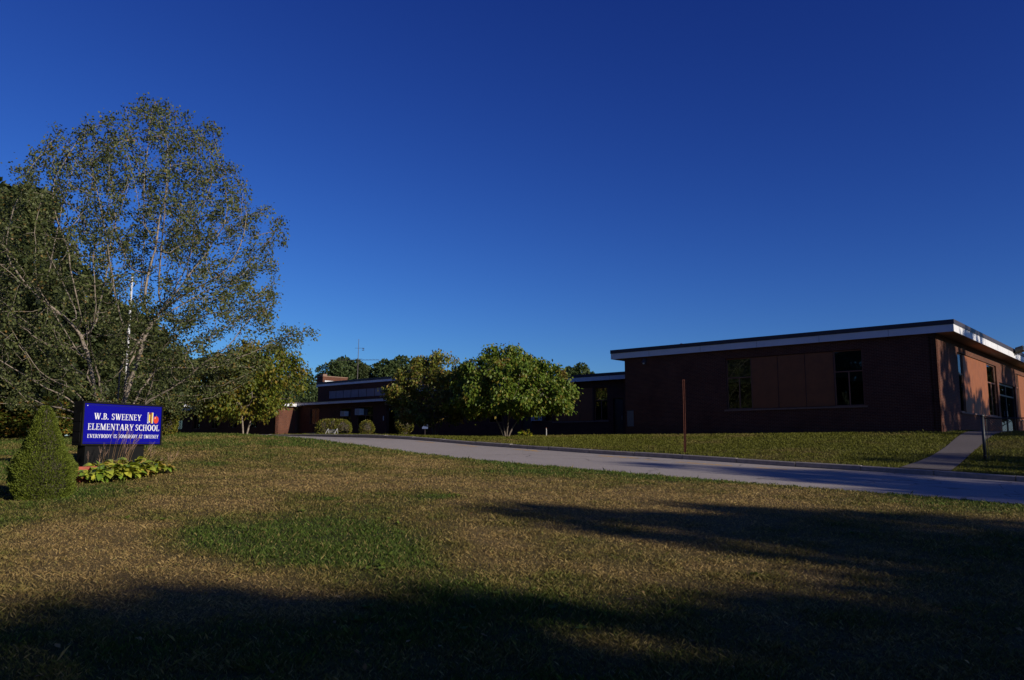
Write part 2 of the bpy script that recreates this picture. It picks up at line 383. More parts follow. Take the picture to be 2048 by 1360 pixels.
# ---------------------------------------------------------------- school buildings
class Block:                                    # local frame with its origin at (a0, p0, z0)
    def __init__(s, name, a0, p0, z0, label):
        s.a0, s.p0, s.z0 = a0, p0, z0
        s.root = empty(name, W(a0, p0, z0), YAW, label, 'building')
    def X(s, a): return s.a0-a
    def Y(s, p): return p-s.p0
    def Z(s, z): return z-s.z0
    def box(s, m, a0, a1, p0, p1, z0, z1): return m.box(s.X(a0), s.X(a1), s.Y(p0), s.Y(p1), s.Z(z0), s.Z(z1))
    def part(s, name, mat, a0, a1, p0, p1, z0, z1, parent=None, bevel=0):
        return s.box(MB(), a0, a1, p0, p1, z0, z1).build(name, mat, parent or s.root, bevel=bevel)
    def wall(s, name, mat, side, c, u0, u1, z0, z1, ops=(), depth=.12):
        """side 'F': front wall on p=c, u=a ; side 'R': end wall on a=c facing right, u=p. ops = (u0,u1,z0,z1) openings with reveals"""
        m = MB(); D = .3
        def pt(u, d, z): return (s.X(u), s.Y(c+d), s.Z(z)) if side == 'F' else (s.X(c+d), s.Y(u), s.Z(z))
        us = sorted({u0, u1, *[q for o in ops for q in o[:2]]}); zs = sorted({z0, z1, *[q for o in ops for q in o[2:]]})
        for i in range(len(us)-1):
            for j in range(len(zs)-1):
                um, zm = (us[i]+us[i+1])/2, (zs[j]+zs[j+1])/2
                if any(o[0] < um < o[1] and o[2] < zm < o[3] for o in ops): continue
                A, B_, C_, E_ = us[i], us[i+1], zs[j], zs[j+1]
                m.quad(pt(A, 0, C_), pt(B_, 0, C_), pt(B_, 0, E_), pt(A, 0, E_))
                m.quad(pt(A, D, C_), pt(B_, D, C_), pt(B_, D, E_), pt(A, D, E_))
        for o in ops:
            for (a, b) in (((o[0], o[2]), (o[1], o[2])), ((o[1], o[2]), (o[1], o[3])), ((o[1], o[3]), (o[0], o[3])), ((o[0], o[3]), (o[0], o[2]))):
                m.quad(pt(a[0], 0, a[1]), pt(b[0], 0, b[1]), pt(b[0], D, b[1]), pt(a[0], D, a[1]))
        for (a, b) in (((u0, z0), (u0, z1)), ((u1, z0), (u1, z1)), ((u0, z1), (u1, z1))):
            m.quad(pt(a[0], 0, a[1]), pt(b[0], 0, b[1]), pt(b[0], D, b[1]), pt(a[0], D, a[1]))
        return m.build(name, mat, s.root)
    def gbox(s, m, side, c, u0, u1, d0, d1, z0, z1):
        if side == 'F': return s.box(m, u0, u1, c+d0, c+d1, z0, z1)
        return s.box(m, c+d0, c+d1, u0, u1, z0, z1)
    def window(s, side, c, u0, u1, z0, z1, trans=None, mull=True, blind=True, label=None, fm=None, low_blind=0, t=.055):
        """frame with a fixed light over a pair of lower lights, set 9 cm back in its opening"""
        fm = fm or FRAMEM; m = MB(); d0, d1 = .09, .15
        g = lambda A, B_, C_, E_: s.gbox(m, side, c, A, B_, d0, d1, C_, E_)
        g(u0+.003, u0+t, z0+.003, z1-.003); g(u1-t, u1-.003, z0+.003, z1-.003); g(u0+t, u1-t, z0+.003, z0+t); g(u0+t, u1-t, z1-t, z1-.003)
        cells = []
        if trans:
            g(u0+t, u1-t, trans-t/2, trans+t/2); cells.append((u0+t, u1-t, trans+t/2, z1-t)); zt = trans-t/2
        else: zt = z1-t
        if mull:
            um = (u0+u1)/2; g(um-t/2, um+t/2, z0+t, zt); cells += [(u0+t, um-t/2, z0+t, zt), (um+t/2, u1-t, z0+t, zt)]
        else: cells.append((u0+t, u1-t, z0+t, zt))
        w = m.build('window', fm, s.root, bevel=.006)
        if label: w['label'] = label
        for i, q in enumerate(cells):
            m = MB(); s.gbox(m, side, c, q[0]-.01, q[1]+.01, .115, .123, q[2]-.01, q[3]+.01); m.build('pane', GLASS, w)
            if (blind and trans and i == 0) or (low_blind and i > 0):
                zb = q[2] if i == 0 else q[3]-low_blind*(q[3]-q[2])*(1 if i == 1 else .6)
                m = MB(); s.gbox(m, side, c, q[0]-.02, q[1]+.02, .17, .18, zb, q[3]+.02); m.build('blind', BLINDM, w)
        return w
    def panels(s, side, c, u0, u1, z0, z1, n, mat=None, gap=.03):
        w = (u1-u0)/n
        for i in range(n):
            m = MB(); s.gbox(m, side, c, u0+i*w+gap/2, u0+(i+1)*w-gap/2, .055, .085, z0+.02, z1-.02); m.build('panel', mat or PANELM, s.root, bevel=.004)
        m = MB(); s.gbox(m, side, c, u0, u1, .085, .14, z0, z1); m.build('panel_backing', DARKMET, s.root)
    def roof(s, a0, a1, p0, p1, zs, zf, zt, white=WHITE):
        """soffit slab at zs, white fascia zs..zf, dark gravel stop zf..zt round the roof rectangle"""
        r = s.part('roof', ROOFTAR, a0+.06, a1-.06, p0+.06, p1-.06, zs+.03, zt-.05)
        s.part('soffit', SOFFIT, a0+.03, a1-.03, p0+.03, p1-.03, zs, zs+.03, r)
        def ring(name, mat, o, t, z0, z1):
            m = MB(); A0, A1, P0, P1 = a0-o, a1+o, p0-o, p1+o
            s.box(m, A0, A1, P0, P0+t, z0, z1); s.box(m, A0, A1, P1-t, P1, z0, z1); s.box(m, A0, A0+t, P0+t, P1-t, z0, z1); s.box(m, A1-t, A1, P0+t, P1-t, z0, z1)
            m.build(name, mat, r)
        ring('fascia', white, 0, .05, zs-.012, zf); ring('roof_edge', DARKMET, .025, .09, zf+.001, zt)
        m = MB(); q = a0+2.6
        while q < a1-.5: s.box(m, q-.012, q+.012, p0-.006, p0-.001, zs-.01, zf); q += 3.05
        q = p0+3.3
        while q < p1-.5: s.box(m, a0-.006, a0-.001, q-.012, q+.012, zs-.01, zf); q += 3.05
        if m.v: m.build('fascia_joint', GREYPAINT, r)['kind'] = 'stuff'
        return r
def box_unit(name, blk, side, c, u0, u1, z0, z1, d, label, cat, grp=None):
    """air conditioner: casing, recessed grille with fins"""
    um = (u0+u1)/2
    if side == 'F': loc = W(um, c-d/2, z0)
    root = empty(name, loc, YAW, label, cat, grp); w = u1-u0; h = z1-z0
    m = MB(); t = .035
    m.box(-w/2, w/2, -d/2+.03, d/2+.25, 0, h); m.box(-w/2, -w/2+t, -d/2, -d/2+.03, 0, h); m.box(w/2-t, w/2, -d/2, -d/2+.03, 0, h); m.box(-w/2+t, w/2-t, -d/2, -d/2+.03, 0, t); m.box(-w/2+t, w/2-t, -d/2, -d/2+.03, h-t, h)
    m.build('casing', LIGHTPAINT, root)
    m = MB(); n = 9
    for i in range(n): m.box(-w/2+t, w/2-t, -d/2+.008, -d/2+.026, t+(h-2*t)*(i+.2)/n, t+(h-2*t)*(i+.6)/n)
    m.build('grille', GREYPAINT, root); return root
# ---- right-hand classroom block
A0, AP, AZ = 8.46, 37.6, .5
blk = Block('classroom_block', 16.3, AP, AZ, 'large brown brick classroom block with flat roof at the right of the lawn')
AE = 24.17; AB = 66.0
OPA = [(11.52, 18.16, 1.74, 4.30)]
blk.wall('wall', BRICK, 'F', AP, A0, AE, .5, 4.75, OPA)
OPR = [(41.45, 50.5, 1.50, 4.27), (51.0, 55.9, .72, 3.42), (56.5, 64.5, 1.5, 4.27)]
blk.wall('wall', BRICK, 'R', A0, AP, AB, .5, 4.75, OPR)
blk.wall('wall', BRICK, 'F', AB, A0, AE, .2, 4.75)
m = MB(); blk.box(m, AE-.3, AE-.001, AP+.31, AB, .2, 4.75); m.build('wall', BRICK, blk.root)
m = MB(); blk.box(m, A0+.006, AE-.006, AP+.006, AP+.25, -.3, .499); blk.box(m, A0+.006, A0+.25, AP+.25, 51.0, -.3, .499); blk.box(m, A0+.006, A0+.25, 55.9, AB, -.3, .499); m.build('foundation', FOUND, blk.root)
m = MB(); blk.box(m, A0+.3, AE-.31, AP+.3, AB-.1, .6, .7); blk.box(m, A0+5.2, A0+5.3, AP+.4, AB-.1, .7, 4.7); m.build('room_floor', INTERIOR, blk.root)
blk.roof(A0-.76, AE+.80, AP-.16, AB+.5, 4.75, 5.05, 5.25)
blk.window('F', AP, 16.82, 18.16, 1.74, 4.30, 3.32, True, low_blind=.2)
blk.window('F', AP, 11.52, 12.82, 1.74, 4.30, 3.32, True, low_blind=.28)
blk.panels('F', AP, 12.82, 16.82, 1.74, 4.30, 3)
blk.part('sill', STONE, 11.4, 18.28, AP-.05, AP+.1, 1.66, 1.738)
blk.window('R', A0, 41.45, 42.75, 1.50, 4.27, 3.30, False, blind=False)
blk.panels('R', A0, 42.75, 48.25, 1.50, 4.27, 3)
blk.window('R', A0, 48.25, 50.5, 1.50, 4.27, 3.28, True, blind=False)
blk.part('sill', STONE, A0-.06, A0+.1, 41.3, 50.62, 1.42, 1.498)
# glazed double door in the end wall
m = MB()
for (u0, u1) in ((51.0, 51.1), (53.4, 53.5), (55.8, 55.9)): blk.gbox(m, 'R', A0, u0, u1, .1, .2, .72, 3.42)
blk.gbox(m, 'R', A0, 51.1, 53.4, .1, .2, 3.32, 3.42); blk.gbox(m, 'R', A0, 53.5, 55.8, .1, .2, 3.32, 3.42); blk.gbox(m, 'R', A0, 51.1, 53.4, .1, .2, 2.72, 2.8); blk.gbox(m, 'R', A0, 53.5, 55.8, .1, .2, 2.72, 2.8)
dr = m.build('door', DOORM, blk.root)
for (u0, u1) in ((51.1, 53.4), (53.5, 55.8)):
    m = MB(); blk.gbox(m, 'R', A0, u0, u1, .14, .15, .74, 3.32); m.build('pane', GLASS, dr)
m = MB(); blk.gbox(m, 'R', A0, 53.2, 53.3, .05, .09, 1.6, 1.9); m.build('handle', STEEL, dr)
blk.window('R', A0, 56.5, 57.6, 1.50, 4.27, 3.45, False, blind=False)
blk.panels('R', A0, 57.6, 63.4, 1.50, 4.27, 3)
blk.window('R', A0, 63.4, 64.5, 1.50, 4.27, 3.45, False, blind=False)
blk.part('sill', STONE, A0-.06, A0+.1, 56.35, 64.6, 1.42, 1.498)
blk.part('door_step', FOUND, A0-1.2, A0+.05, 50.6, 56.2, .2, .72)
# things fixed to this block
fl = empty('floodlight', W(A0-.82, 51.6, 5.02), YAW, 'box floodlight on the white fascia of the end wall', 'floodlight')
MB().box(-.02, .06, -.12, .12, -.1, .12).build('bracket', DARKMET, fl)
MB().prism([(.05, .0), (.42, .12), (.42, .36), (.05, .26)], -.45, .45).build('housing', plain('floodlight_metal', (.16, .15, .10), .5, .2, 8), fl)
MB().box(.425, .44, -.4, .4, .14, .34).build('lens', GLASS, fl)
wl = empty('wall_lamp', W(22.83, AP, 4.32), YAW, 'small wall lamp high on the shaded brick front, near its left corner', 'lamp')
MB().box(-.05, .05, -.03, 0, .0, .34).build('bracket', DARKMET, wl)
MB().tube([(0, -.03, .3), (0, -.18, .3), (0, -.2, .24)], .018).lathe([(.03, .24), (.05, .2), (.12, .1), (.12, .085)], 12, 0, -.2).build('shade', DARKMET, wl)
MB().lathe([(.02, .10), (.06, .06), (.05, .02), (.01, 0)], 10, 0, -.2).build('bulb', LIGHTPAINT, wl)
cp = empty('covered_opening', W(23.85, AP, .98), YAW, 'pale painted cover plate low on the brick front beside its left corner', 'cover plate')
MB().box(-.2, .2, -.03, 0, 0, .85).build('plate', plain('cover_plate_paint', (.16, .145, .135), .7, .1, 4), cp, bevel=.008)
MB().box(-.22, .22, -.035, 0, .85, .89).build('trim', DARKMET, cp)
rv = empty('roof_vent', W(21.5, AP+1.6, 5.2), YAW, 'small capped vent pipe on the roof of the right-hand block', 'roof vent')
MB().lathe([(.07, -.1), (.07, .2)], 10).build('pipe', STEEL, rv)
MB().lathe([(.20, .22), (.20, .25), (.02, .33)], 12).build('cap', DARKMET, rv)
# ---- link between the blocks
LP, LZ = 41.5, .5
lk = Block('link_block', 34, LP, LZ, 'low shaded brick wing joining the right-hand block, half hidden by two small trees')
LW = [(28.0, 29.0, 1.48, 3.54), (26.86, 27.56, .56, 2.82), (32.35, 34.0, 1.5, 3.6), (34.05, 34.95, .56, 2.62), (36.6, 38.0, 1.5, 3.6), (40.5, 42.0, 1.5, 3.6), (43.0, 44.4, 1.5, 3.6)]
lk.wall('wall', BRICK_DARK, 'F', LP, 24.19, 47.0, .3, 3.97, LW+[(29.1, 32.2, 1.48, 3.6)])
m = MB(); lk.box(m, 24.3, 47.2, 48, 48.2, .3, 3.9); lk.box(m, 24.3, 47, 41.9, 48, .5, .55); m.build('room_wall', INTERIOR, lk.root)
lk.roof(24.98, 47.3, LP-.35, 50, 3.97, 4.22, 4.40)
lk.window('F', LP, 28.0, 29.0, 1.48, 3.54, 2.75, True)
lk.window('F', LP, 32.35, 34.0, 1.5, 3.6, 2.75, True)
for u in (36.6, 43.0): lk.window('F', LP, u, u+1.4, 1.5, 3.6, 2.75, True)
lk.window('F', LP, 40.5, 42.0, 1.5, 3.6, 2.75, True)
lk.panels('F', LP, 29.1, 32.2, 1.48, 3.6, 3)
for u0, u1, zt in ((26.86, 27.56, 2.82), (34.05, 34.95, 2.62)):
    m = MB(); lk.gbox(m, 'F', LP, u0+.01, u1-.01, .1, .16, .56, zt-.01); d_ = m.build('door', DOORM, lk.root)
    m = MB(); lk.gbox(m, 'F', LP, u0+.08, u0+.11, .04, .1, 1.5, 1.75); m.build('handle', STEEL, d_)
lk.part('sill', STONE, 27.9, 32.3, LP-.05, LP+.08, 1.4, 1.478)
box_unit('air_conditioner', lk, 'F', LP, 33.28, 33.86, 1.56, 2.02, .3, 'pale window air conditioner under the right side of the fuller small tree', 'air conditioner', 'window air conditioners on the school')
# ---- entrance wing
EP, EZ = 41.7, .55
en = Block('entrance_block', 54, EP, EZ, 'low brick entrance wing with a long white eave behind the round bushes')
EW = [(58.0, 59.35, 1.75, 3.1), (53.66, 55.12, 1.5, 3.05), (50.8, 52.85, 1.5, 3.1)]
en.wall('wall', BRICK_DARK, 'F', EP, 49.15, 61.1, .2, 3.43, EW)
m = MB(); en.box(m, 49.2, 61.2, 47.5, 47.7, .3, 3.4); en.box(m, 49.2, 61, 42.1, 47.5, .5, .55); m.build('room_wall', INTERIOR, en.root)
en.roof(47.43, 61.6, EP-.4, 50.2, 3.43, 3.62, 3.68)
m = MB(); en.box(m, 47.1, 49.15, EP+.02, EP+.22, 3.05, 3.42); en.box(m, 47.1, 49.15, EP+2.0, EP+2.2, .4, 3.42); m.build('recess_wall', BRICK_DARK, en.root)
m = MB(); en.box(m, 48.7, 48.8, EP+1.6, EP+1.9, .5, 3.0); en.box(m, 47.3, 47.4, EP+1.6, EP+1.9, .5, 3.0); en.box(m, 47.4, 48.7, EP+1.6, EP+1.9, 2.9, 3.0); d_ = m.build('door', DOORM, en.root)
m = MB(); en.box(m, 47.4, 48.7, EP+1.7, EP+1.71, .55, 2.9); m.build('pane', GLASS, d_)
m = MB(); en.box(m, 48.5, 48.55, EP+1.5, EP+1.6, 1.3, 1.6); m.build('handle', STEEL, d_)
en.part('notice', LIGHTPAINT, 48.28, 48.55, EP+1.66, EP+1.685, 1.85, 2.1)
en.part('entrance_step', FOUND, 47.1, 49.4, EP-.6, EP+1.6, .3, .62)
en.window('F', EP, *EW[0], None, True, blind=False)
en.window('F', EP, *EW[1], 2.3, True)
en.window('F', EP, *EW[2], 2.35, True)
for (u0, u1, z0, z1, s_) in ((54.1, 54.65, 2.35, 2.75, 'left'), (52.1, 52.72, 2.4, 2.9, 'right')):
    box_unit('air_conditioner', en, 'F', EP, u0, u1, z0, z1, .3, 'pale air conditioner in the entrance wing window above the %s bush' % ('long' if s_ == 'left' else 'single round'), 'air conditioner', 'window air conditioners on the school')
en.part('intercom', LIGHTPAINT, 49.42, 49.5, EP-.03, EP-.001, 1.9, 2.25)
en.part('base_vent', GREYPAINT, 57.2, 60.4, EP-.02, EP-.001, .75, 1.0)
# ---- tall hall behind
HP = 50.0
hl = Block('hall_block', 58, HP, .55, 'taller dark brick hall with a row of grey panels rising behind the entrance')
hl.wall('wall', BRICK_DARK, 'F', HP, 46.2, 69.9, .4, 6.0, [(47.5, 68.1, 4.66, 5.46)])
m = MB(); hl.box(m, 46.2, 46.5, HP+.31, HP+18, .4, 6.0); hl.box(m, 69.6, 69.899, HP+.31, HP+18, .4, 6.0); m.build('wall', BRICK_DARK, hl.root)
hl.roof(46.1, 70.0, HP-.12, HP+18, 6.0, 6.21, 6.42)
for i in range(17):
    u0 = 47.5+i*20.6/17
    hl.part('panel', plain('hall_grey_panel', (.26, .22, .24), .7, .1, 2) if i == 0 else bpy.data.materials['hall_grey_panel'], u0+.05, u0+20.6/17-.05, HP+.06, HP+.1, 4.68, 5.44)
hl.part('panel_backing', DARKMET, 47.5, 68.1, HP+.1, HP+.2, 4.66, 5.46)
ch = hl.part('chimney', BRICK, 68.9, 69.94, HP-.14, HP+3.0, 6.43, 7.0)
hl.part('chimney_cap', STONE, 68.85, 69.99, HP-.19, HP+3.05, 7.0, 7.08, ch); hl.part('flashing', WHITE, 68.87, 69.5, HP+.1, HP+3.02, 6.425, 6.6, ch)
hl.part('flue', STONE, 69.2, 69.7, HP+.1, HP+.6, 7.08, 7.3, ch)
# ---- far left wing
WP = 39.4
fw = Block('far_classroom_wing', 75, WP, .6, 'long low brick wing at the far left with a sunlit end wall')
FW = [(64+i*3.4, 65.3+i*3.4, 1.5, 3.0) for i in range(10)]
fw.wall('wall', BRICK_DARK, 'F', WP, 61.1, 100, .2, 3.34, FW)
fw.wall('wall', BRICK, 'R', 61.1, WP, 41.68, .2, 3.34)
m = MB(); fw.box(m, 61.5, 100, 46, 46.2, .4, 3.3); fw.box(m, 61.5, 100, WP+.35, 46, .5, .55); fw.box(m, 99.7, 100, WP+.31, 46, .3, 3.3); m.build('room_wall', INTERIOR, fw.root)
fw.roof(60.7, 100.4, WP-.4, 47, 3.34, 3.58, 3.72)
for o in FW: fw.window('F', WP, *o, None, True, blind=False)
fw.part('downpipe', RUST, 60.98, 61.06, 41.2, 41.28, .6, 3.3)
def dome(u, Y, z, r, label):
    x = U(u, Y); root = empty('roof_skylight', (x, Y, z), YAW, label, 'skylight', 'white roof skylights')
    MB().box(-r, r, -r, r, -.2, .12).build('curb', GREYPAINT, root)
    MB().lathe([(r*.98, .12), (r*.9, .22), (r*.65, .32), (r*.3, .37), (.02, .38)], 14).build('dome', plain('skylight_white', (.8, .8, .8), .3, .03, 2) if 'skylight_white' not in bpy.data.materials else bpy.data.materials['skylight_white'], root, True)
for (a_, p_, z_, r_, l_) in ((79.5, WP+1.0, 3.72, .62, 'white domed skylight on the far left wing roof, beside the rounded shrub'), (74.4, WP+1.0, 3.72, .5, 'smaller white domed skylight on the far left wing roof, nearer the yellowing tree'), (69.6, HP+5.0, 6.42, .7, 'pale low dome on the hall roof just right of the chimney')):
    w_ = W(a_, p_, z_); dome(1024+1600*w_[0]/w_[1], w_[1], z_, r_, l_)
# rooftop aerial
ar = empty('rooftop_aerial', W(68.5, 54, 6.4), 0, 'thin tv aerial mast with a long flat antenna above the hall roof', 'aerial')
MB().tube([(0, 0, 0), (.03, 0, 2.5), (.06, 0, 4.9)], [.05, .04, .025], 6).build('mast', DARKMET, ar)
m = MB(); m.tube([(-2.4, .3, 2.62), (2.3, -.3, 2.58)], .016, 5)
for i in range(13):
    f_ = -1+2*i/12; L_ = .25+.35*abs(f_); m.tube([(f_*2.2+.12, L_+.3-.3*(f_+1), 2.63), (f_*2.2-.12, -L_+.3-.3*(f_+1), 2.63)], .013, 4)
m.tube([(0, 0, 2.0), (.55, -.06, 2.58)], .015, 4); m.tube([(-.5, .06, 2.72), (.5, -.06, 2.72)], .02, 4)
m.build('antenna', DARKMET, ar)
MB().tube([(-.35, 0, 3.9), (.6, 0, 3.9)], .015, 4).box(.45, .65, -.1, .1, 3.86, 3.91).box(.45, .65, -.1, .1, 3.66, 3.71).box(.6, .63, -.02, .02, 3.66, 3.9).build('side_bracket', DARKMET, ar)
# ---------------------------------------------------------------- serif capitals (cap height 1)
def _r(x0, x1, z0, z1): return [(x0, z0), (x1, z0), (x1, z1), (x0, z1)]
def _d(x0, z0, x1, z1, w): return [(x0, z0), (x0+w, z0), (x1+w, z1), (x1, z1)] if z1 > z0 else [(x1, z1), (x1+w, z1), (x0+w, z0), (x0, z0)]
def _arc(cx, cz, rx, rz, ix, iz, a0, a1, n=14, dx=0):
    out = []
    for i in range(n):
        p, q = R(a0+(a1-a0)*i/n), R(a0+(a1-a0)*(i+1)/n)
        out.append([(cx+dx+ix*math.cos(p), cz+iz*math.sin(p)), (cx+rx*math.cos(p), cz+rz*math.sin(p)), (cx+rx*math.cos(q), cz+rz*math.sin(q)), (cx+dx+ix*math.cos(q), cz+iz*math.sin(q))])
    return out
S_, TH, SF = .128, .055, .045
def _ser(x0, x1, z): return _r(x0, x1, z, z+SF)
def glyph(c):
    st = lambda x: _r(x, x+S_, 0, 1)
    top, bot = 1-SF, 0
    if c == 'I': return [st(.09), _ser(0, .35, 0), _ser(0, .35, top)], .35
    if c == 'E': return [st(.08), _ser(0, .1, 0), _ser(0, .1, top), _r(.25, .58, 0, TH), _r(.25, .55, 1-TH, 1), _r(.25, .46, .48, .48+TH), _r(.535, .59, 0, .22), _r(.50, .55, .8, 1), _r(.42, .46, .41, .62)], .61
    if c == 'L': return [st(.08), _ser(0, .35, top), _ser(0, .1, 0), _r(.25, .58, 0, TH), _r(.53, .59, 0, .26)], .6
    if c == 'T': return [st(.24), _r(0, .65, 1-TH, 1), _r(0, .055, .76, 1), _r(.595, .65, .76, 1), _ser(.15, .50, 0)], .65
    if c == 'H': return [st(.08), st(.55), _ser(0, .33, 0), _ser(0, .33, top), _ser(.47, .8, 0), _ser(.47, .8, top), _r(.25, .55, .47, .47+TH)], .8
    if c == 'N': return [_r(.1, .1+TH, 0, 1), _r(.66, .66+TH, 0, 1), _d(.1, 1, .57, 0, .17), _ser(0, .27, 0), _ser(0, .2, top), _ser(.57, .84, top)], .84
    if c == 'M': return [_r(.1, .1+TH, 0, 1), _r(.77, .77+S_, 0, 1), _d(.1, 1, .44, 0, .16), _d(.46, 0, .78, 1, .08), _ser(0, .27, 0), _ser(.68, 1.03, 0), _ser(0, .2, top), _ser(.8, 1.03, top)], 1.03
    if c == 'A': return [_d(.06, 0, .36, 1, .08), _d(.34, 1, .58, 0, .18), _r(.18, .56, .3, .3+TH), _ser(0, .24, 0), _ser(.5, .84, 0)], .84
    if c == 'V': return [_d(.07, 1, .33, 0, .18), _d(.4, 0, .7, 1, .08), _ser(0, .33, top), _ser(.6, .84, top)], .84
    if c == 'W': return [_d(.07, 1, .28, 0, .17), _d(.34, 0, .55, 1, .08), _d(.47, 1, .68, 0, .17), _d(.76, 0, 1.0, 1, .08), _ser(0, .32, top), _ser(.4, .68, top), _ser(.92, 1.14, top)], 1.14
    if c == 'Y': return [_r(.3, .3+S_, 0, .48), _d(.05, 1, .29, .42, .18), _d(.40, .42, .65, 1, .08), _ser(0, .3, top), _ser(.56, .8, top), _ser(.21, .56, 0)], .78
    if c == 'D': return [st(.08), _ser(0, .1, 0), _ser(0, .1, top), _r(.2, .36, 0, TH), _r(.2, .36, 1-TH, 1)]+_arc(.34, .5, .40, .5, .23, .43, -90, 90), .76
    if c == 'O': return _arc(.39, .5, .39, .52, .21, .45, 0, 360, 26), .78
    if c == 'C': return _arc(.40, .5, .40, .52, .22, .45, 48, 312, 22)+[_r(.6, .65, .70, .95), _r(.61, .66, .08, .24)], .69
    if c == 'B': return [st(.08), _ser(0, .1, 0), _ser(0, .1, top), _r(.2, .34, 0, TH), _r(.2, .34, 1-TH, 1), _r(.2, .34, .49, .49+TH)]+_arc(.33, .775, .24, .225, .09, .16, -90, 90)+_arc(.33, .28, .29, .28, .13, .21, -90, 90), .64
    if c == 'R': return [st(.08), _ser(0, .34, 0), _ser(0, .1, top), _r(.2, .34, 1-TH, 1), _r(.2, .36, .45, .45+TH), _d(.34, .47, .56, 0, .19), _ser(.56, .8, 0)]+_arc(.33, .74, .26, .26, .10, .19, -90, 90), .76
    if c == 'S': return _arc(.27, .745, .25, .265, .12, .19, 35, 270, 16)+_arc(.27, .255, .26, .265, .12, .2, -145, 90, 16)+[_r(.43, .48, .72, .96), _r(.02, .07, .04, .28)], .54
    if c == '.': return [_r(.03, .19, 0, .16)], .23
    return [], .32
def text_mesh(m, txt, x0, x1, z, h, y, th=.006):
    tot = sum(glyph(c)[1]+.09 for c in txt)-.09; k = (x1-x0)/tot; x = x0
    for c in txt:
        P, w = glyph(c)
        for i, poly in enumerate(P):
            pts = [(x+px*k, z+pz*h) for px, pz in poly]
            ar = sum(pts[j][0]*pts[(j+1) % len(pts)][1]-pts[(j+1) % len(pts)][0]*pts[j][1] for j in range(len(pts)))
            if ar < 0: pts = pts[::-1]
            m.prism(pts, y-th-.0004*(i % 6), y)
        x += (w+.09)*k
# ---------------------------------------------------------------- school sign
PL = Vector((-10.29, 19.3, .045)); PR = Vector((-9.353, 21.4, .006))
SW = (PR-PL).xy.length; SH = .97; syaw = math.atan2(PR.y-PL.y, PR.x-PL.x)
zb = .02; mid = (PL+PR)/2; zg = gz(mid.x, mid.y)
sg = empty('school_sign', (mid.x, mid.y, zg), syaw, 'blue school name sign with white lettering on a black base beside the clipped cone shrub', 'sign')
B0 = zb-zg; hw = SW/2; TK = .30
m = MB(); fr = .045
m.box(-hw-fr, hw+fr, .012, TK, B0-fr, B0+SH+fr)
m.box(-hw-fr, hw+fr, -.03, .012, B0-fr, B0-.004); m.box(-hw-fr, hw+fr, -.03, .012, B0+SH+.004, B0+SH+fr); m.box(-hw-fr, -hw-.004, -.03, .012, B0-.004, B0+SH+.004); m.box(hw+.004, hw+fr, -.03, .012, B0-.004, B0+SH+.004)
for z_ in (.25, .5, .75): m.box(-hw-fr-.012, -hw-fr, .03, TK-.03, B0+z_*SH-.2, B0+z_*SH+.03)
m.build('cabinet', BLACKP, sg, bevel=.004)
fp = MB().box(-hw, hw, -.008, .010, B0, B0+SH).build('face_panel', BLUEP, sg)
def sx(u): return -hw+u*SW
def sz(v): return B0+v*SH
m = MB(); text_mesh(m, 'W.B.', sx(.118), sx(.298), sz(.610), .155*SH, -.0085); m.build('lettering', LETTER, fp)
m = MB(); text_mesh(m, 'SWEENEY', sx(.335), sx(.722), sz(.610), .155*SH, -.0085); m.build('lettering', LETTER, fp)
m = MB(); text_mesh(m, 'ELEMENTARY', sx(.052), sx(.625), sz(.345), .158*SH, -.0085); m.build('lettering', LETTER, fp)
m = MB(); text_mesh(m, 'SCHOOL', sx(.650), sx(.978), sz(.345), .158*SH, -.0085); m.build('lettering', LETTER, fp)
m = MB(); text_mesh(m, 'EVERYBODY', sx(.052), sx(.349), sz(.145), .092*SH, -.0085); m.build('lettering', LETTER, fp)
m = MB(); text_mesh(m, 'IS', sx(.373), sx(.413), sz(.145), .092*SH, -.0085); m.build('lettering', LETTER, fp)
m = MB(); text_mesh(m, 'SOMEBODY', sx(.435), sx(.683), sz(.145), .092*SH, -.0085); m.build('lettering', LETTER, fp)
m = MB(); text_mesh(m, 'AT', sx(.700), sx(.751), sz(.145), .092*SH, -.0085); m.build('lettering', LETTER, fp)
m = MB(); text_mesh(m, 'SWEENEY', sx(.771), sx(.974), sz(.145), .092*SH, -.0085); m.build('lettering', LETTER, fp)
m = MB()
for v in (.035, .965): m.box(sx(.01), sx(.99), -.012, -.0085, sz(v)-.006, sz(v)+.006)
m.build('inner_line', plain('dark_blue_line', (.005, .005, .10), .5, .1, 4), fp)
# books and pencil, apple
def pr(name, mat, u0, u1, v0, v1, y=-.012): return MB().box(sx(u0), sx(u1), y, -.0085, sz(v0), sz(v1)).build(name, mat, fp)
pr('book', LETTER, .808, .823, .545, .835); pr('book', BLUEP, .812, .819, .57, .82, -.014)
pr('pencil', YELLOWP, .826, .843, .60, .78); MB().prism([(sx(.826), sz(.60)), (sx(.8345), sz(.55)), (sx(.843), sz(.60))], -.012, -.0085).build('pencil_tip', LETTER, fp)
pr('pencil_rubber', BROWNP, .826, .843, .78, .83)
pr('book', BROWNP, .846, .862, .545, .835); pr('book', YELLOWP, .865, .878, .545, .835); pr('book', LETTER, .880, .886, .545, .835)
ac, az, ar, av = .927, .645, .036*SW, .105*SH
ap_ = []
for i in range(28):
    q = 2*math.pi*i/28; rr = 1-.16*max(0, math.sin(q))**8-.07*max(0, -math.sin(q))**8
    ap_.append((sx(ac)+ar*rr*math.cos(q)*(1+.06*math.sin(q)), sz(az)+av*rr*math.sin(q)))
apo = MB().prism(ap_, -.012, -.0085).build('apple', REDP, fp)
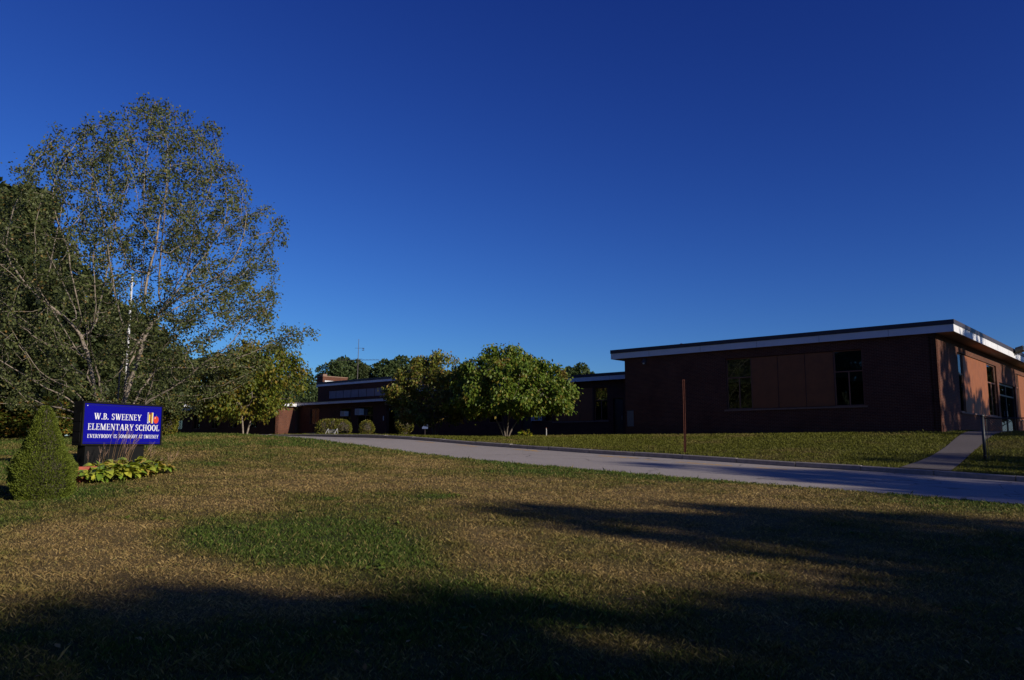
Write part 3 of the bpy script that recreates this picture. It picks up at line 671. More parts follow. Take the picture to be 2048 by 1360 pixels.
MB().prism([(sx(ac)-ar*.55, sz(az)+av*.35), (sx(ac)-ar*.35, sz(az)+av*.25), (sx(ac)-ar*.2, sz(az)+av*.6), (sx(ac)-ar*.35, sz(az)+av*.65)], -.0135, -.0122).build('apple_highlight', LETTER, fp)
MB().prism([(sx(ac)-.006, sz(az)+av*.8), (sx(ac)+.006, sz(az)+av*.8), (sx(ac)+.022, sz(az)+av*1.25), (sx(ac)+.008, sz(az)+av*1.28)], -.0118, -.0086).build('apple_stem', GREENP, fp)
MB().tube([(sx(.035), -.012, sz(.945)), (sx(.035), -.006, sz(.945))], .012, 8).build('screw', LETTER, fp)
MB().box(sx(.055), sx(.80), .03, TK-.04, -.4, B0-fr).build('pedestal', BLACKP, sg, bevel=.006)
MB().box(sx(.045), sx(.075), .015, TK-.02, -.4, B0-fr-.001).build('pedestal_post', BLACKP, sg)
# lettering over the entrance of the school
m = MB(); text_mesh(m, 'SWEENEY', en.X(49.3), en.X(47.3), en.Z(3.12), .25, en.Y(EP)-.002, .03)
m.build('lettering', plain('dull_metal_letters', (.28, .24, .25), .5, .1, 5), en.root)
# ---------------------------------------------------------------- flagpole
fx, fy = U(250, 46), 46; fz = gz(fx, fy)
fpz = empty('flagpole', (fx, fy, fz), 0, 'tall white flagpole standing among the branches of the big spreading tree', 'flagpole')
MB().tube([(0, 0, 0), (0, 0, 4), (0, 0, 9.3)], [.085, .075, .055], 12).build('pole', plain('flagpole_paint', (.55, .55, .55), .5, .1, 4), fpz, True)
MB().lathe([(.0, 0), (.06, .03), (.09, .09), (.06, .15), (0.005, .18)], 10).build('finial', YELLOWP, fpz, True, loc=(0, 0, 9.3))
MB().lathe([(.16, -.1), (.16, .05), (.1, .12)], 12).build('base_collar', STEEL, fpz)
MB().tube([(.085, 0, 1.2), (.06, -.03, 4), (.06, 0, 9.2)], .006, 4).build('halyard', LETTER, fpz)
# ---------------------------------------------------------------- rusty post by the kerb
rp = empty('rusty_post', W(14.2, 25.95), YAW+.35, 'tall bare rusty steel post standing at the kerb before the brick block', 'post')
m = MB(); HPZ = 2.66; n_ = 18
lean = lambda z: .03*z/HPZ+.01*math.sin(z*1.3)
for i in range(n_):
    z0, z1 = -.3+(HPZ+.3)*i/n_, -.3+(HPZ+.3)*(i+1)/n_; x0, x1 = lean(z0), lean(z1)
    for (u0, u1, v0, v1) in ((-.036, -.030, -.03, .03), (.030, .036, -.03, .03), (-.030, .030, .022, .03), (-.055, -.036, -.03, -.024), (.036, .055, -.03, -.024)):
        m.add([(x0+u0, v0, z0), (x0+u1, v0, z0), (x0+u1, v1, z0), (x0+u0, v1, z0), (x1+u0, v0, z1), (x1+u1, v0, z1), (x1+u1, v1, z1), (x1+u0, v1, z1)], [(0,1,5,4), (1,2,6,5), (2,3,7,6), (3,0,4,7), (0,3,2,1), (4,5,6,7)])
m.v = [(x*.72, y*.72, z) for x, y, z in m.v]; m.build('post', RUST, rp)
m = MB()
for i in range(10): m.tube([(lean(1.2+i*.14), .021, 1.2+i*.14), (lean(1.2+i*.14), .0225, 1.2+i*.14)], .007, 6)
m.build('bolt_hole', BLACKP, rp)['kind'] = 'stuff'
# ---------------------------------------------------------------- chain link fence at the right
f0 = Vector(W(5.34, 28.98)); fd = Vector((.985, -.17, 0)).normalized()
fn = empty('chain_link_fence', f0, math.atan2(fd.y, fd.x), 'low dark chain link fence running off beside the footpath', 'fence')
FH = 1.33
def fzz(s): q = f0+fd*s; return gz(q.x, q.y)-f0.z
FL = 7.5; DKST = plain('weathered_dark_pipe', (.05, .055, .055), .5, .25, 10, metal=.4)
for s_ in (0, 2.5, 5.0, 7.5):
    rr = .048 if s_ == 0 else .026
    p_ = MB().tube([(s_, 0, fzz(s_)-.3), (s_, 0, FH+(.03 if s_ == 0 else -.02))], rr, 12).build('post', DKST, fn, True)
    MB().lathe([(rr*1.25, 0), (rr*1.25, .03), (rr*.9, .06), (.004, .075)], 10).build('post_cap', DKST, p_, True, loc=(s_, 0, FH+(.02 if s_ == 0 else -.03)))
MB().tube([(0, 0, FH-.03), (FL, 0, FH-.03)], .021, 8).build('top_rail', DKST, fn, True)
MB().tube([(.1, -.01, fzz(.1)+.03), (.1, -.01, FH-.05)], .009, 6).build('tension_bar', DKST, fn)
for z_ in (.15, .5, .8): MB().lathe([(.05, 0), (.05, .025)], 12).build('tension_band', DKST, fn, loc=(0, 0, z_-.03))
m = MB(); dx = .058
def wire(x0, z0, x1, z1, y): m.tube([(x0, y, z0), (x1, y, z1)], .003, 3, False)
zlo = -.55; zhi = FH-.04; H_ = zhi-zlo; k_ = .1
while k_ < FL+H_:
    for sgn in (1, -1):
        xa, xb = (k_-H_, k_) if sgn > 0 else (k_, k_-H_)
        def zat(x): return zlo+(x-(k_-H_)) if sgn > 0 else zhi-(x-(k_-H_))
        x0, x1 = max(.1, k_-H_), min(FL, k_)
        # clip at ground
        N = 8
        pts = [(x0+(x1-x0)*i/N) for i in range(N+1)]
        ok = [x for x in pts if zat(x) > fzz(x)+.03]
        if len(ok) >= 2: wire(ok[0], zat(ok[0]), ok[-1], zat(ok[-1]), .004*sgn)
    k_ += dx*1.41
m.build('mesh_fabric', DKST, fn)['kind'] = 'stuff'
# ---------------------------------------------------------------- bike rack, notice board, stake by the entrance
x_, y_ = U(664, 59), 59
br_ = empty('bike_rack', (x_, y_, gz(x_, y_)), YAW+.2, 'small pale metal bike rack beneath the long clipped bush', 'bike rack')
for s_ in (-.42, .45):
    MB().tube([(s_, -.3, .0), (s_+.16, 0, .62)], .022, 8).tube([(s_, .3, .0), (s_+.16, 0, .62)], .022, 8).build('leg', GREYPAINT, br_)
for i in range(8): MB().tube([(-.28+i*.1, -.02, .1), (-.2+i*.1, -.02, .5)], .012, 6).build('bar', GREYPAINT, br_)
MB().tube([(-.35, 0, .1), (.5, 0, .1)], .016, 6).tube([(-.3, 0, .52), (.6, 0, .52)], .02, 6).build('rail', GREYPAINT, br_)
x_, y_ = U(851, 57), 57
nb = empty('notice_board', (x_, y_, gz(x_, y_)), -.1, 'small pale blue notice board in the shade right of the low dome bush', 'sign')
MB().box(-.2, .2, -.02, .02, .55, 1.1).build('panel', plain('pale_blue_board', (.12, .16, .30), .6, .06, 3), nb)
MB().box(-.03, .03, .02, .06, -.2, 1.05).build('post', DARKMET, nb)
MB().box(-.22, .22, -.03, .03, 1.1, 1.13).build('top_trim', DARKMET, nb)
x_, y_ = U(1092, 44), 44
sk = empty('white_stake', (x_, y_, gz(x_, y_)), 0, 'thin pale stake in the shaded bed near the yellow green seedling', 'stake')
MB().tube([(0, 0, -.1), (.01, 0, .3), (.0, 0, .42)], [.03, .026, .024], 6).build('stake', GREYPAINT, sk); MB().lathe([(.028, 0), (.03, .03), (.003, .06)], 6).build('tip', RUST, sk, loc=(0, 0, .42))
# overhead wire far off to the right
def wireline(z, label):
    o = MB().tube([(75+i*6-.0, 95-i*1.5, z+.6*((i-6)/6)**2) for i in range(13)], .02, 4).build('overhead_wire', DARKMET)
    tag(o, label, 'wire')
wireline(19.6-3.2, 'upper thin overhead wire beyond the roof of the brick block'); wireline(18.9-3.2, 'lower thin overhead wire beyond the roof of the brick block')
# ---------------------------------------------------------------- plants: foliage and tree builders
def leaf_quads(P, size, rng, up=.35, down=0.0, asp=.55, dirs=None):
    """one diamond-shaped, slightly folded leaf per point; returns verts, quads"""
    n = len(P); size = np.broadcast_to(size, (n,)).reshape(-1, 1)*rng.uniform(.7, 1.3, (n, 1))
    d = rng.normal(size=(n, 3)) if dirs is None else dirs+rng.normal(size=(n, 3))*.45
    d[:, 2] -= down*1.6
    d /= np.linalg.norm(d, axis=1, keepdims=True)+1e-9
    nn = rng.normal(size=(n, 3)); nn[:, 2] += up*3
    s = np.cross(d, nn); s /= np.linalg.norm(s, axis=1, keepdims=True)+1e-9
    nrm = np.cross(s, d)
    a = P; b = P+d*size*.45+s*size*asp*.5+nrm*size*.08; c = P+d*size; e = P+d*size*.45-s*size*asp*.5+nrm*size*.08
    V = np.stack([a, b, c, e], 1).reshape(-1, 3)
    return V, np.arange(n*4).reshape(n, 4)
def colonise(stems, attr, step, infl, kill, rng, maxn=9000, jitter=.12):
    """space colonisation: stems = list of poly-lines; returns node positions and parent index"""
    pos = []; par = []
    for st in stems:
        base = len(pos)
        for i, q in enumerate(st): pos.append(np.array(q, float)); par.append(-1 if i == 0 else base+i-1)
    P = np.zeros((maxn+3000, 3)); P[:len(pos)] = pos; n = len(pos); par = list(par)
    alive = np.ones(len(attr), bool)
    D = np.full(len(attr), 1e9); I = np.zeros(len(attr), int)
    def upd(lo, hi):
        for s in range(lo, hi, 400):
            e = min(hi, s+400); dd = np.linalg.norm(attr[:, None]-P[None, s:e], axis=2); j = dd.argmin(1); m = dd[np.arange(len(attr)), j]
            b = m < D; D[b] = m[b]; I[b] = j[b]+s
    upd(0, n); used = {}
    while n < maxn:
        alive &= D > kill
        act = alive & (D < infl)
        if not act.any():
            if not alive.any(): break
            k = np.where(alive, D, 1e9).argmin(); act = np.zeros(len(attr), bool); act[k] = True
        lo = n; idx = I[act]; v = attr[act]-P[idx]; v /= np.linalg.norm(v, axis=1, keepdims=True)+1e-9
        for k in np.unique(idx):
            w = v[idx == k].sum(0)+rng.normal(size=3)*jitter; L = np.linalg.norm(w)
            c = used.get(k, 0)
            if L < 1e-6 or c > 4: continue
            used[k] = c+1
            P[n] = P[k]+w/L*step; par.append(int(k)); n += 1
            if n >= maxn: break
        if n == lo: 
            alive &= ~act; continue
        upd(lo, n)
    return P[:n], np.array(par)
def tree_mesh(P, par, tip, expo, rmax=None, sides=(4, 6, 9), rmin=0):
    n = len(P); r = np.zeros(n); kids = [[] for _ in range(n)]
    for i in range(n-1, -1, -1):
        if par[i] >= 0: kids[par[i]].append(i)
    order = np.argsort([0]*n, kind='stable')
    acc = np.zeros(n)
    for i in range(n-1, -1, -1):
        if acc[i] == 0: acc[i] = tip**expo
        r[i] = acc[i]**(1/expo)
        if par[i] >= 0: acc[par[i]] += acc[i]
    if rmax: r = np.minimum(r, rmax)
    m = MB(); seen = set()
    starts = [(i, None) for i in range(n) if par[i] < 0]
    while starts:
        i, pa = starts.pop(); ch = [i] if pa is None else [pa, i]
        c = i
        while kids[c]:
            ks = sorted(kids[c], key=lambda k: -r[k]); c2 = ks[0]
            for k in ks[1:]: starts.append((k, c))
            ch.append(c2); c = c2
        rr = [float(r[k]) for k in ch]
        if pa is not None: rr[0] = rr[1]
        if len(ch) < 2: continue
        if max(rr) < rmin: continue
        big = max(rr); ns = sides[0] if big < .02 else sides[1] if big < .08 else sides[2]
        m.tube([P[k] for k in ch], rr, ns, False)
    return m, r, kids
def grow_tree(name, base, stems, attr, leafm, barkm, label, step=.35, infl=2.6, kill=.6, tip=.006, expo=2.3, nleaf=20000, lsize=.14, seed=1, up=.35, down=0, asp=.6, spread=.22, group=None, thin=.02, rmax=None, keep=1.0, cat='tree'):
    rng = np.random.default_rng(seed)
    P, par = colonise(stems, attr, step, infl, kill, rng)
    m, r, kids = tree_mesh(P, par, tip, expo, rmax)
    root = empty(name, base, 0, label, cat, group)
    m.build('trunk', barkm, root, True)
    tw = np.where(r < thin)[0]; w = np.array([2.0 if not kids[i] else 1.0 for i in tw])
    if keep < 1:
        cl = fbm(P[tw][:, 0]*1.0+P[tw][:, 2]*.7, P[tw][:, 1]+P[tw][:, 2]*.9, 1.1, seed); w = w*np.where(cl > np.quantile(cl, 1-keep), 1, .12)
    pick = rng.choice(tw, nleaf, p=w/w.sum())
    off = rng.normal(size=(nleaf, 3))*spread; off[:, 2] -= down*spread*.8
    dirs = None
    if par is not None:
        q = P[pick]-P[np.maximum(par[pick], 0)]; dirs = q/(np.linalg.norm(q, axis=1, keepdims=True)+1e-9)
    V, F = leaf_quads(P[pick]+off, lsize, rng, up, down, asp, dirs)
    link('crown', npmesh('crown', V, F), root, leafm)
    return root, P
def blob_points(lumps, n, rng, shell=(.72, 1.04), cull=.78):
    L = np.array(lumps, float); w = (L[:, 3]*L[:, 4])**1.0; out = []; need = n
    while need > 0:
        k = rng.choice(len(L), int(need*1.6)+50, p=w/w.sum()); d = rng.normal(size=(len(k), 3)); d /= np.linalg.norm(d, axis=1, keepdims=True)
        rr = rng.uniform(*shell, (len(k), 1)); q = L[k, :3]+d*rr*L[k][:, [3, 3, 4]]
        ok = np.ones(len(k), bool)
        for l in L: ok &= (((q-l[:3])/(l[[3, 3, 4]]*cull))**2).sum(1) > 1
        out.append(np.c_[q[ok], d[ok]]); need -= ok.sum()
    return np.concatenate(out)[:n]
def lump_tree_meshes(h, rad, base_h, nl, nleaf, lsize, seed, shape='round', lr=(.26, .40)):
    rng = np.random.default_rng(seed); lumps = []
    for i in range(nl):
        t_ = (i+.5)/nl; z = base_h+(h-base_h)*(.06+.88*t_)
        env = math.sqrt(max(.02, 1-((t_-.38)/.66)**2)) if shape == 'round' else (1-t_)**.8*.95+.08
        a = i*2.4+rng.uniform(-.5, .5); q = rad*env*rng.uniform(.35, .85); lr_ = rad*rng.uniform(*lr)*(.65+.5*env)
        lumps.append((q*math.cos(a), q*math.sin(a), z, lr_, lr_*rng.uniform(.7, .95)))
    lumps.append((0, 0, base_h+(h-base_h)*.5, rad*.55, (h-base_h)*.42))
    D = blob_points(lumps, nleaf, rng)
    V, F = leaf_quads(D[:, :3], lsize, rng, .4, .25, .7, D[:, 3:]*.6)
    crown = npmesh('crown', V, F)
    m = MB(); tr = .018*h+.05
    m.tube([(0, 0, -.4), (.05, .03, base_h*.6), (.0, .1, base_h+(h-base_h)*.5), (0, 0, h*.9)], [tr*1.25, tr, tr*.6, .03], 9)
    for l in lumps[:-1]:
        z0 = max(base_h*.7, l[2]-1.2*math.hypot(l[0], l[1])*.8); m.tube([(0, .03, z0), (l[0]*.5, l[1]*.5, (z0+l[2])/2+.1), (l[0], l[1], l[2])], [tr*.4, tr*.25, tr*.08], 5)
    return crown, m.mesh('trunk', True)
BARK = bark_mat('grey_brown_bark', (.09, .07, .055), (.17, .14, .115)); PALEBARK = bark_mat('pale_smooth_bark', (.16, .132, .106), (.31, .255, .205)); DARKBARK = bark_mat('dark_bark', (.04, .03, .025), (.08, .065, .05))
L_BIG = leaf_mat('grey_green_leaves', [(0, (.07, .088, .028)), (.5, (.115, .138, .047)), (.93, (.155, .175, .06)), (.99, (.24, .14, .04))], .34, .5, spec=.28)
L_DOG = leaf_mat('dogwood_leaves', [(0, (.075, .13, .014)), (.5, (.115, .18, .018)), (.88, (.19, .225, .028)), (1, (.28, .21, .04))], .3, .5, patch=(1.1, .60, (.24, .15, .035)))
L_DOG2 = leaf_mat('dogwood_turning_leaves', [(0, (.10, .13, .02)), (.45, (.16, .185, .025)), (.85, (.25, .22, .045)), (1, (.32, .18, .05))], .3, .5, patch=(.9, .60, (.25, .14, .04)))
L_MAP = leaf_mat('yellowing_maple_leaves', [(0, (.075, .11, .014)), (.5, (.135, .165, .018)), (.85, (.20, .19, .024)), (1, (.28, .18, .03))], .35, .5, patch=(.8, .56, (.25, .17, .022)))
L_DARK = leaf_mat('dark_woodland_leaves', [(0, (.028, .042, .012)), (.6, (.045, .062, .018)), (1, (.075, .085, .024))], .22, .6)
L_WOOD = leaf_mat('far_woodland_leaves', [(0, (.04, .065, .02)), (.6, (.06, .09, .027)), (1, (.09, .115, .035))], .22, .65)
L_SUN = leaf_mat('mixed_maple_leaves', [(0, (.09, .14, .02)), (.5, (.15, .19, .03)), (.85, (.24, .19, .035)), (1, (.36, .15, .03))], .3, .55, patch=(.9, .60, (.30, .13, .035)))
L_BUSH = leaf_mat('clipped_bush_leaves', [(0, (.095, .12, .016)), (.5, (.165, .18, .022)), (.85, (.24, .20, .04)), (1, (.26, .14, .035))], .25, .5)
L_CONE = leaf_mat('spruce_needles', [(0, (.07, .10, .012)), (.5, (.115, .15, .016)), (1, (.17, .20, .028))], .12, .6)
L_HOSTA = leaf_mat('hosta_leaves', [(0, (.16, .24, .02)), (.4, (.30, .34, .03)), (.8, (.46, .42, .05)), (1, (.46, .28, .05))], .35, .4)
# ---- the big spreading tree behind the sign
def big_tree():
    rng = np.random.default_rng(11); bx, by = U(226, 31), 31.0; bz = gz(bx, by)
    H = [0, .9, 2.0, 3.1, 4.05, 5.4, 7.0, 8.3, 9.7, 11.2, 12.3, 13.2, 13.6]
    RR = [2.2, 3.4, 4.6, 6.9, 7.1, 6.8, 6.5, 6.9, 5.4, 4.1, 3.7, 2.2, 1.2]
    RL = [2.4, 5.0, 5.8, 6.2, 6.3, 6.2, 5.9, 5.3, 4.5, 3.4, 1.6, -.3, -.8]
    at_ = []
    while len(at_) < 3300:
        h = rng.uniform(.9, 13.5); az_ = rng.uniform(0, 2*math.pi); c = math.cos(az_)
        rr, rl = np.interp(h, H, RR), np.interp(h, H, RL); R_ = (rr+rl)/2+(rr-rl)/2*c
        if abs(c) < .7: R_ = R_*.9
        R_ *= .69+.46*fbm(np.array([az_*2.6+40]), np.array([h*1.2]), 1.0, 2, 2)[0]
        q = rng.uniform(0, 1)**.42; x = R_*q*c; y = R_*q*math.sin(az_)
        if h < 3.0 and q < .35+.1*(3-h): continue
        if rng.uniform() > (R_/7.3)*.85+.15: continue
        at_.append((x+.25*(h > 10), y, h))
    sprays = [(1.1, 13.5), (3.6, 12.5), (-1.7, 12.4), (-4.0, 11.5), (5.0, 10.0), (6.5, 8.5), (6.2, 5.8), (2.2, 12.9), (.5, 13.2), (-3.2, 12.1), (4.2, 11.2), (5.6, 9.3), (6.2, 7.2), (-2.5, 12.2), (3.0, 12.0)]
    for sx_, sh_ in sprays:
        for k in range(9): at_.append((sx_*(1-.03*k)+rng.normal()*.12, rng.normal()*.5, sh_-.13*k+rng.normal()*.1))
    stems = []
    spec = [(180, 58, 2.6), (205, 44, 2.8), (150, 30, 3.0), (100, 14, 3.4), (60, 8, 3.8), (20, 24, 3.2), (350, 46, 2.8), (320, 62, 2.2), (275, 28, 3.0), (230, 66, 2.2), (0, 12, 4.4), (190, 14, 4.2), (250, 40, 2.6)]
    for az_, tilt, L in spec:
        a_, t_ = R(az_), R(tilt); pts = []; n = int(L/.35)
        for i in range(n+1):
            f_ = i/n; tt = t_*(.45+.55*f_)
            pts.append((.28*math.cos(a_)*(f_ > 0 or 1)+L*f_*math.sin(tt)*math.cos(a_)+rng.normal()*.03, .28*math.sin(a_)+L*f_*math.sin(tt)*math.sin(a_)+rng.normal()*.03, -.15+L*f_*math.cos(tt)))
        stems.append(pts)
    grow_tree('spreading_tree', (bx, by, bz), stems, np.array(at_), L_BIG, PALEBARK, 'big spreading many-stemmed tree with pale bark and sparse grey green leaves behind the sign', .33, 2.4, .5, .0075, 2.25, 76000, .10, 5, .3, .1, .72, .14, thin=.018, rmax=.17, keep=.75)
big_tree()
# ---- two small trees in front of the link wing and the yellowing one at the crest
def small_tree(label, u, Y, H, prof, leafm, nst, seed, nleaf, lsize, lean=25, n_at=900, bark=BARK, down=.9, spread=.2, keep=1.0, lumps=9, dy=1.0, trunk=1.0, group=None, tier=0):
    rng = np.random.default_rng(seed); x, y = U(u, Y), Y; z = gz(x, y); at_ = []
    hh = [q[0] for q in prof]; rl = [q[1] for q in prof]; rr = [q[2] for q in prof]
    while len(at_) < n_at:
        h = rng.uniform(hh[0], hh[-1]); a_ = rng.uniform(0, 2*math.pi); c = math.cos(a_)
        l_, r_ = np.interp(h, hh, rl), np.interp(h, hh, rr); R_ = (l_+r_)/2+(r_-l_)/2*c; R_ *= 1 if abs(c) > .6 else dy
        R_ *= .78+.4*fbm(np.array([a_*1.7+30]), np.array([h*1.3+seed]), .8, seed, 2)[0]
        q = rng.uniform(0, 1)**.38
        if rng.uniform() > R_/max(max(rl), max(rr)): continue
        if tier and math.sin(2*math.pi*(h+.28*q*R_)/tier+4*fbm(np.array([a_*1.1+11]), np.array([.3*seed]), .7, seed, 2)[0]*2) < -.15: continue
        at_.append((R_*q*c, R_*q*math.sin(a_), h))
    stems = []
    for i in range(nst):
        a_ = 2*math.pi*i/nst+rng.uniform(-.3, .3)+.5; t_ = R(lean)*rng.uniform(.6, 1.2); L = trunk*hh[0]*1.25/math.cos(t_)+.3; n = max(3, int(L/.25)); r0 = .10
        stems.append([(r0*math.cos(a_)+L*k/n*math.sin(t_)*math.cos(a_)*(k/n)**.4, r0*math.sin(a_)+L*k/n*math.sin(t_)*math.sin(a_)*(k/n)**.4, -.15+L*k/n*math.cos(t_)) for k in range(n+1)])
    return grow_tree('small_tree', (x, y, z), stems, np.array(at_), leafm, bark, label, .25, 1.6, .4, .008, 2.2, nleaf, lsize, seed+1, .5, down, .62, spread, group, .02, .13, keep)
small_tree('full rounded small tree with drooping yellow green leaves before the link wing', 1012, 43, 5.1,
    [(1.35, 2.9, 2.9), (1.8, 3.4, 4.1), (2.5, 3.3, 4.3), (3.2, 3.0, 3.8), (3.9, 2.7, 3.0), (4.4, 2.0, 2.0), (5.05, 1.3, .2)], L_DOG, 4, 21, 34000, .165, 30, 950, trunk=.9, spread=.14, keep=.85, tier=.95)
small_tree('looser small tree with bronze tinged leaves, left of the fuller one', 872, 46.5, 5.2,
    [(.9, 2.0, 2.2), (1.4, 2.7, 2.7), (2.2, 3.2, 2.6), (3.2, 2.9, 2.2), (4.0, 2.4, 1.9), (4.6, 1.3, 1.6), (5.0, .0, 1.0)], L_DOG2, 3, 33, 18000, .165, 20, 700, trunk=1.2, spread=.14, keep=.75, tier=.9)
small_tree('small maple turning yellow on the lawn crest before the far left wing', 492, 38, 5.0,
    [(1.0, 2.0, 1.0), (1.6, 2.4, 2.1), (2.4, 2.2, 2.4), (3.2, 1.9, 2.5), (3.9, 1.3, 2.3), (4.5, .4, 1.9)], L_MAP, 3, 42, 16000, .15, 13, 560, bark=PALEBARK, trunk=1.0, spread=.18, keep=.75)
# ---- woodland trees: a few source meshes, every tree its own object
SRC = {}
for k_, a_ in dict(broad=(12, 4.6, 2.2, 26, 17000, .46, 7), tall=(15, 4.2, 2.2, 30, 18000, .46, 8), loose=(11, 3.9, 2.4, 19, 7500, .42, 9), low=(7, 3.4, .5, 20, 11000, .34, 10), cone=(9, 2.6, .6, 24, 9000, .34, 12, 'cone')).items(): SRC[k_] = lump_tree_meshes(*a_)
MESHM = {}
def wood_tree(name, kind, x, y, sc, rot, leafm, label, group, sz_=None, barkm=None):
    root = empty(name, (x, y, gz(x, y)), rot, label, 'tree', group)
    for me, nm, mt in ((SRC[kind][0], 'crown', leafm), (SRC[kind][1], 'trunk', barkm or DARKBARK)):
        key = (kind, nm, mt.name)
        if key not in MESHM:
            c_ = me.copy(); c_.materials.clear(); c_.materials.append(mt); MESHM[key] = c_
        o = link(nm, MESHM[key], root); o.scale = (sc, sc, sc*(sz_ or 1))
    return root
GW = 'dark woodland trees at the left edge'
for (u, Y, kd, sc, szc, rot, lm, lab) in (
    (-10, 47, 'tall', 1.02, 1.0, .3, L_DARK, 'tallest dark dense tree at the left edge, behind the spreading tree'),
    (-150, 52, 'tall', 1.1, 1.0, 1.3, L_DARK, 'dark tall tree just outside the left edge'),
    (92, 52, 'broad', 1.0, .92, 2.1, L_DARK, 'broad dark tree between the left edge and the pale stems'),
    (185, 58, 'broad', .95, .88, 4.0, L_DARK, 'dark bushy tree seen through the stems of the spreading tree'),
    (-90, 40, 'broad', .9, 1.0, 5.0, L_DARK, 'dark broad tree closest to the left edge of the lawn'),
    (30, 60, 'low', 1.3, 1.1, 2.6, L_DARK, 'low dark undergrowth tree closing the woodland edge'),
    (150, 66, 'low', 1.3, 1.1, .6, L_DARK, 'low dark undergrowth tree behind the cone shrub'),
    (250, 72, 'low', 1.4, 1.1, 3.6, L_DARK, 'low dark undergrowth tree behind the sign'),
    (-100, 56, 'low', 1.5, 1.2, 4.6, L_DARK, 'low dark undergrowth tree at the far left')):
    wood_tree('woodland_tree', kd, U(u, Y), Y, sc, rot, lm, lab, GW, szc)
for (u, Y, sc, szc, rot, lab) in ((20, 43, .62, .62, .5, 'low young maple with orange and green leaves at the left edge'), (72, 46, .55, .62, 2.5, 'young maple with dull orange leaves just left of the cone shrub tip'), (285, 62, .55, .8, 3.0, 'young orange tinted maple glimpsed just above the sign')):
    wood_tree('young_maple', 'low', U(u, Y), Y, sc, rot, L_SUN, lab, 'young maples at the woodland edge', szc)
GB = 'far trees beyond the school roofs'
for (u, Y, kd, sc, szc, rot, lm, lab) in (
    (345, 112, 'broad', 1.0, 1.0, .2, L_DARK, 'dark tree above the far left wing roof beside the rounded shrub'),
    (420, 118, 'broad', 1.0, 1.02, 1.7, L_DARK, 'dark tree above the far left wing behind the yellowing maple'),
    (500, 120, 'tall', .9, .9, 3.1, L_WOOD, 'green tree behind the yellowing maple crown'),
    (560, 112, 'low', 1.1, 1.0, 2.2, L_WOOD, 'low far tree above the corner of the sunlit end wall'),
    (600, 108, 'low', .85, .9, 1.2, L_WOOD, 'low dense far tree filling the gap left of the tall hall'),
    (592, 118, 'loose', .92, .98, .9, L_WOOD, 'far open green tree in the gap left of the tall hall'),
    (622, 128, 'low', 1.0, .95, 4.4, L_WOOD, 'low far tree dipping beside the hall wall'),
    (668, 132, 'loose', 1.15, 1.02, 2.0, L_WOOD, 'far loose tree rising behind the hall chimney'),
    (700, 138, 'broad', 1.0, 1.14, 5.2, L_WOOD, 'far rounded tree right of the chimney'),
    (722, 134, 'cone', 1.1, 1.3, 1.0, L_DARK, 'far dark pointed tree just below the aerial'),
    (752, 142, 'broad', .9, 1.0, 3.3, L_WOOD, 'far low tree in the dip right of the aerial'),
    (785, 138, 'broad', 1.15, 1.0, 2.4, L_WOOD, 'far broad dark tree left of the bronze tinged small tree'),
    (838, 140, 'broad', 1.15, .98, .8, L_WOOD, 'far broad tree mostly behind the bronze tinged small tree'),
    (930, 150, 'broad', 1.0, 1.0, 2.8, L_WOOD, 'far tree behind the gap between the two small trees'),
    (1040, 150, 'broad', 1.0, .98, 3.8, L_WOOD, 'far tree behind the fuller small tree'),
    (1150, 150, 'broad', 1.0, 1.13, 1.9, L_WOOD, 'far treetop just showing above the link wing roof')):
    wood_tree('far_tree', kd, U(u, Y), Y, sc, rot, lm, lab, GB, szc)
# trees standing outside the frame: they throw the long shadows over lawn, drive and end wall; the second row is added to close lit gaps
GS = 'roadside trees right of the view'
for (a_, p_, kd, sc, szc, rot, lab) in (
    (-22, 14.0, 'broad', 1.0, .90, .4, 'roadside tree whose crown shades the middle of the lawn'),
    (-20, 5.2, 'broad', 1.0, .80, 1.9, 'roadside tree whose crown shades the nearest lawn'),
    (-19, .8, 'broad', 1.15, .755, 3.9, 'roadside tree just behind the viewpoint'),
    (-24, 25.2, 'loose', .95, 1.24, 3.0, 'roadside tree whose crown shades the driveway'),
    (-23, 7.2, 'broad', .95, .80, 2.7, 'added second row tree thickening the shade on the nearest lawn'),
    (-22, -1.0, 'broad', 1.1, .74, .7, 'added second row tree behind the viewpoint'),
    (-26, 15.2, 'broad', .95, .84, 2.1, 'added second row tree thickening the shade on the middle of the lawn'),
    (-27, 22.6, 'loose', .9, 1.25, 1.1, 'added second row tree thickening the shade on the driveway'),
    (-21, 47.0, "loose", 1.0, 1.12, .8, 'low open roadside tree shading the panels of the end wall'),
    (-22, 51.5, 'loose', .95, 1.2, 2.9, 'lower roadside tree shading the foot of the end wall'),
    (-26, 31.0, 'loose', .85, 1.30, 5.1, 'roadside tree shading the start of the footpath'),
    (-26, 43.0, 'loose', 1.1, 1.42, 2.2, 'open roadside tree dappling the end wall near its corner'),
    (-24, 56.5, 'loose', 1.0, 1.42, 4.1, 'open roadside tree dappling the end wall beside the door'),
    (-27, 10.6, 'tall', .9, .80, 5.9, 'added second row tree filling the lit gap behind the other two')):
    if p_ < 35:                                 # the tall ones stand well back across the street, so their shadows are soft edged
        hgt = dict(broad=12, tall=15, loose=11)[kd]*sc; zt_ = float(G(a_, p_))+hgt*szc; zt_ += .315*22; p_ += 1.5; a_ -= 22; szc = (zt_-float(G(a_, p_)))/hgt
    w_ = W(a_, p_); wood_tree('roadside_tree', kd, w_[0], w_[1], sc, rot, L_DARK, lab, GS, szc)
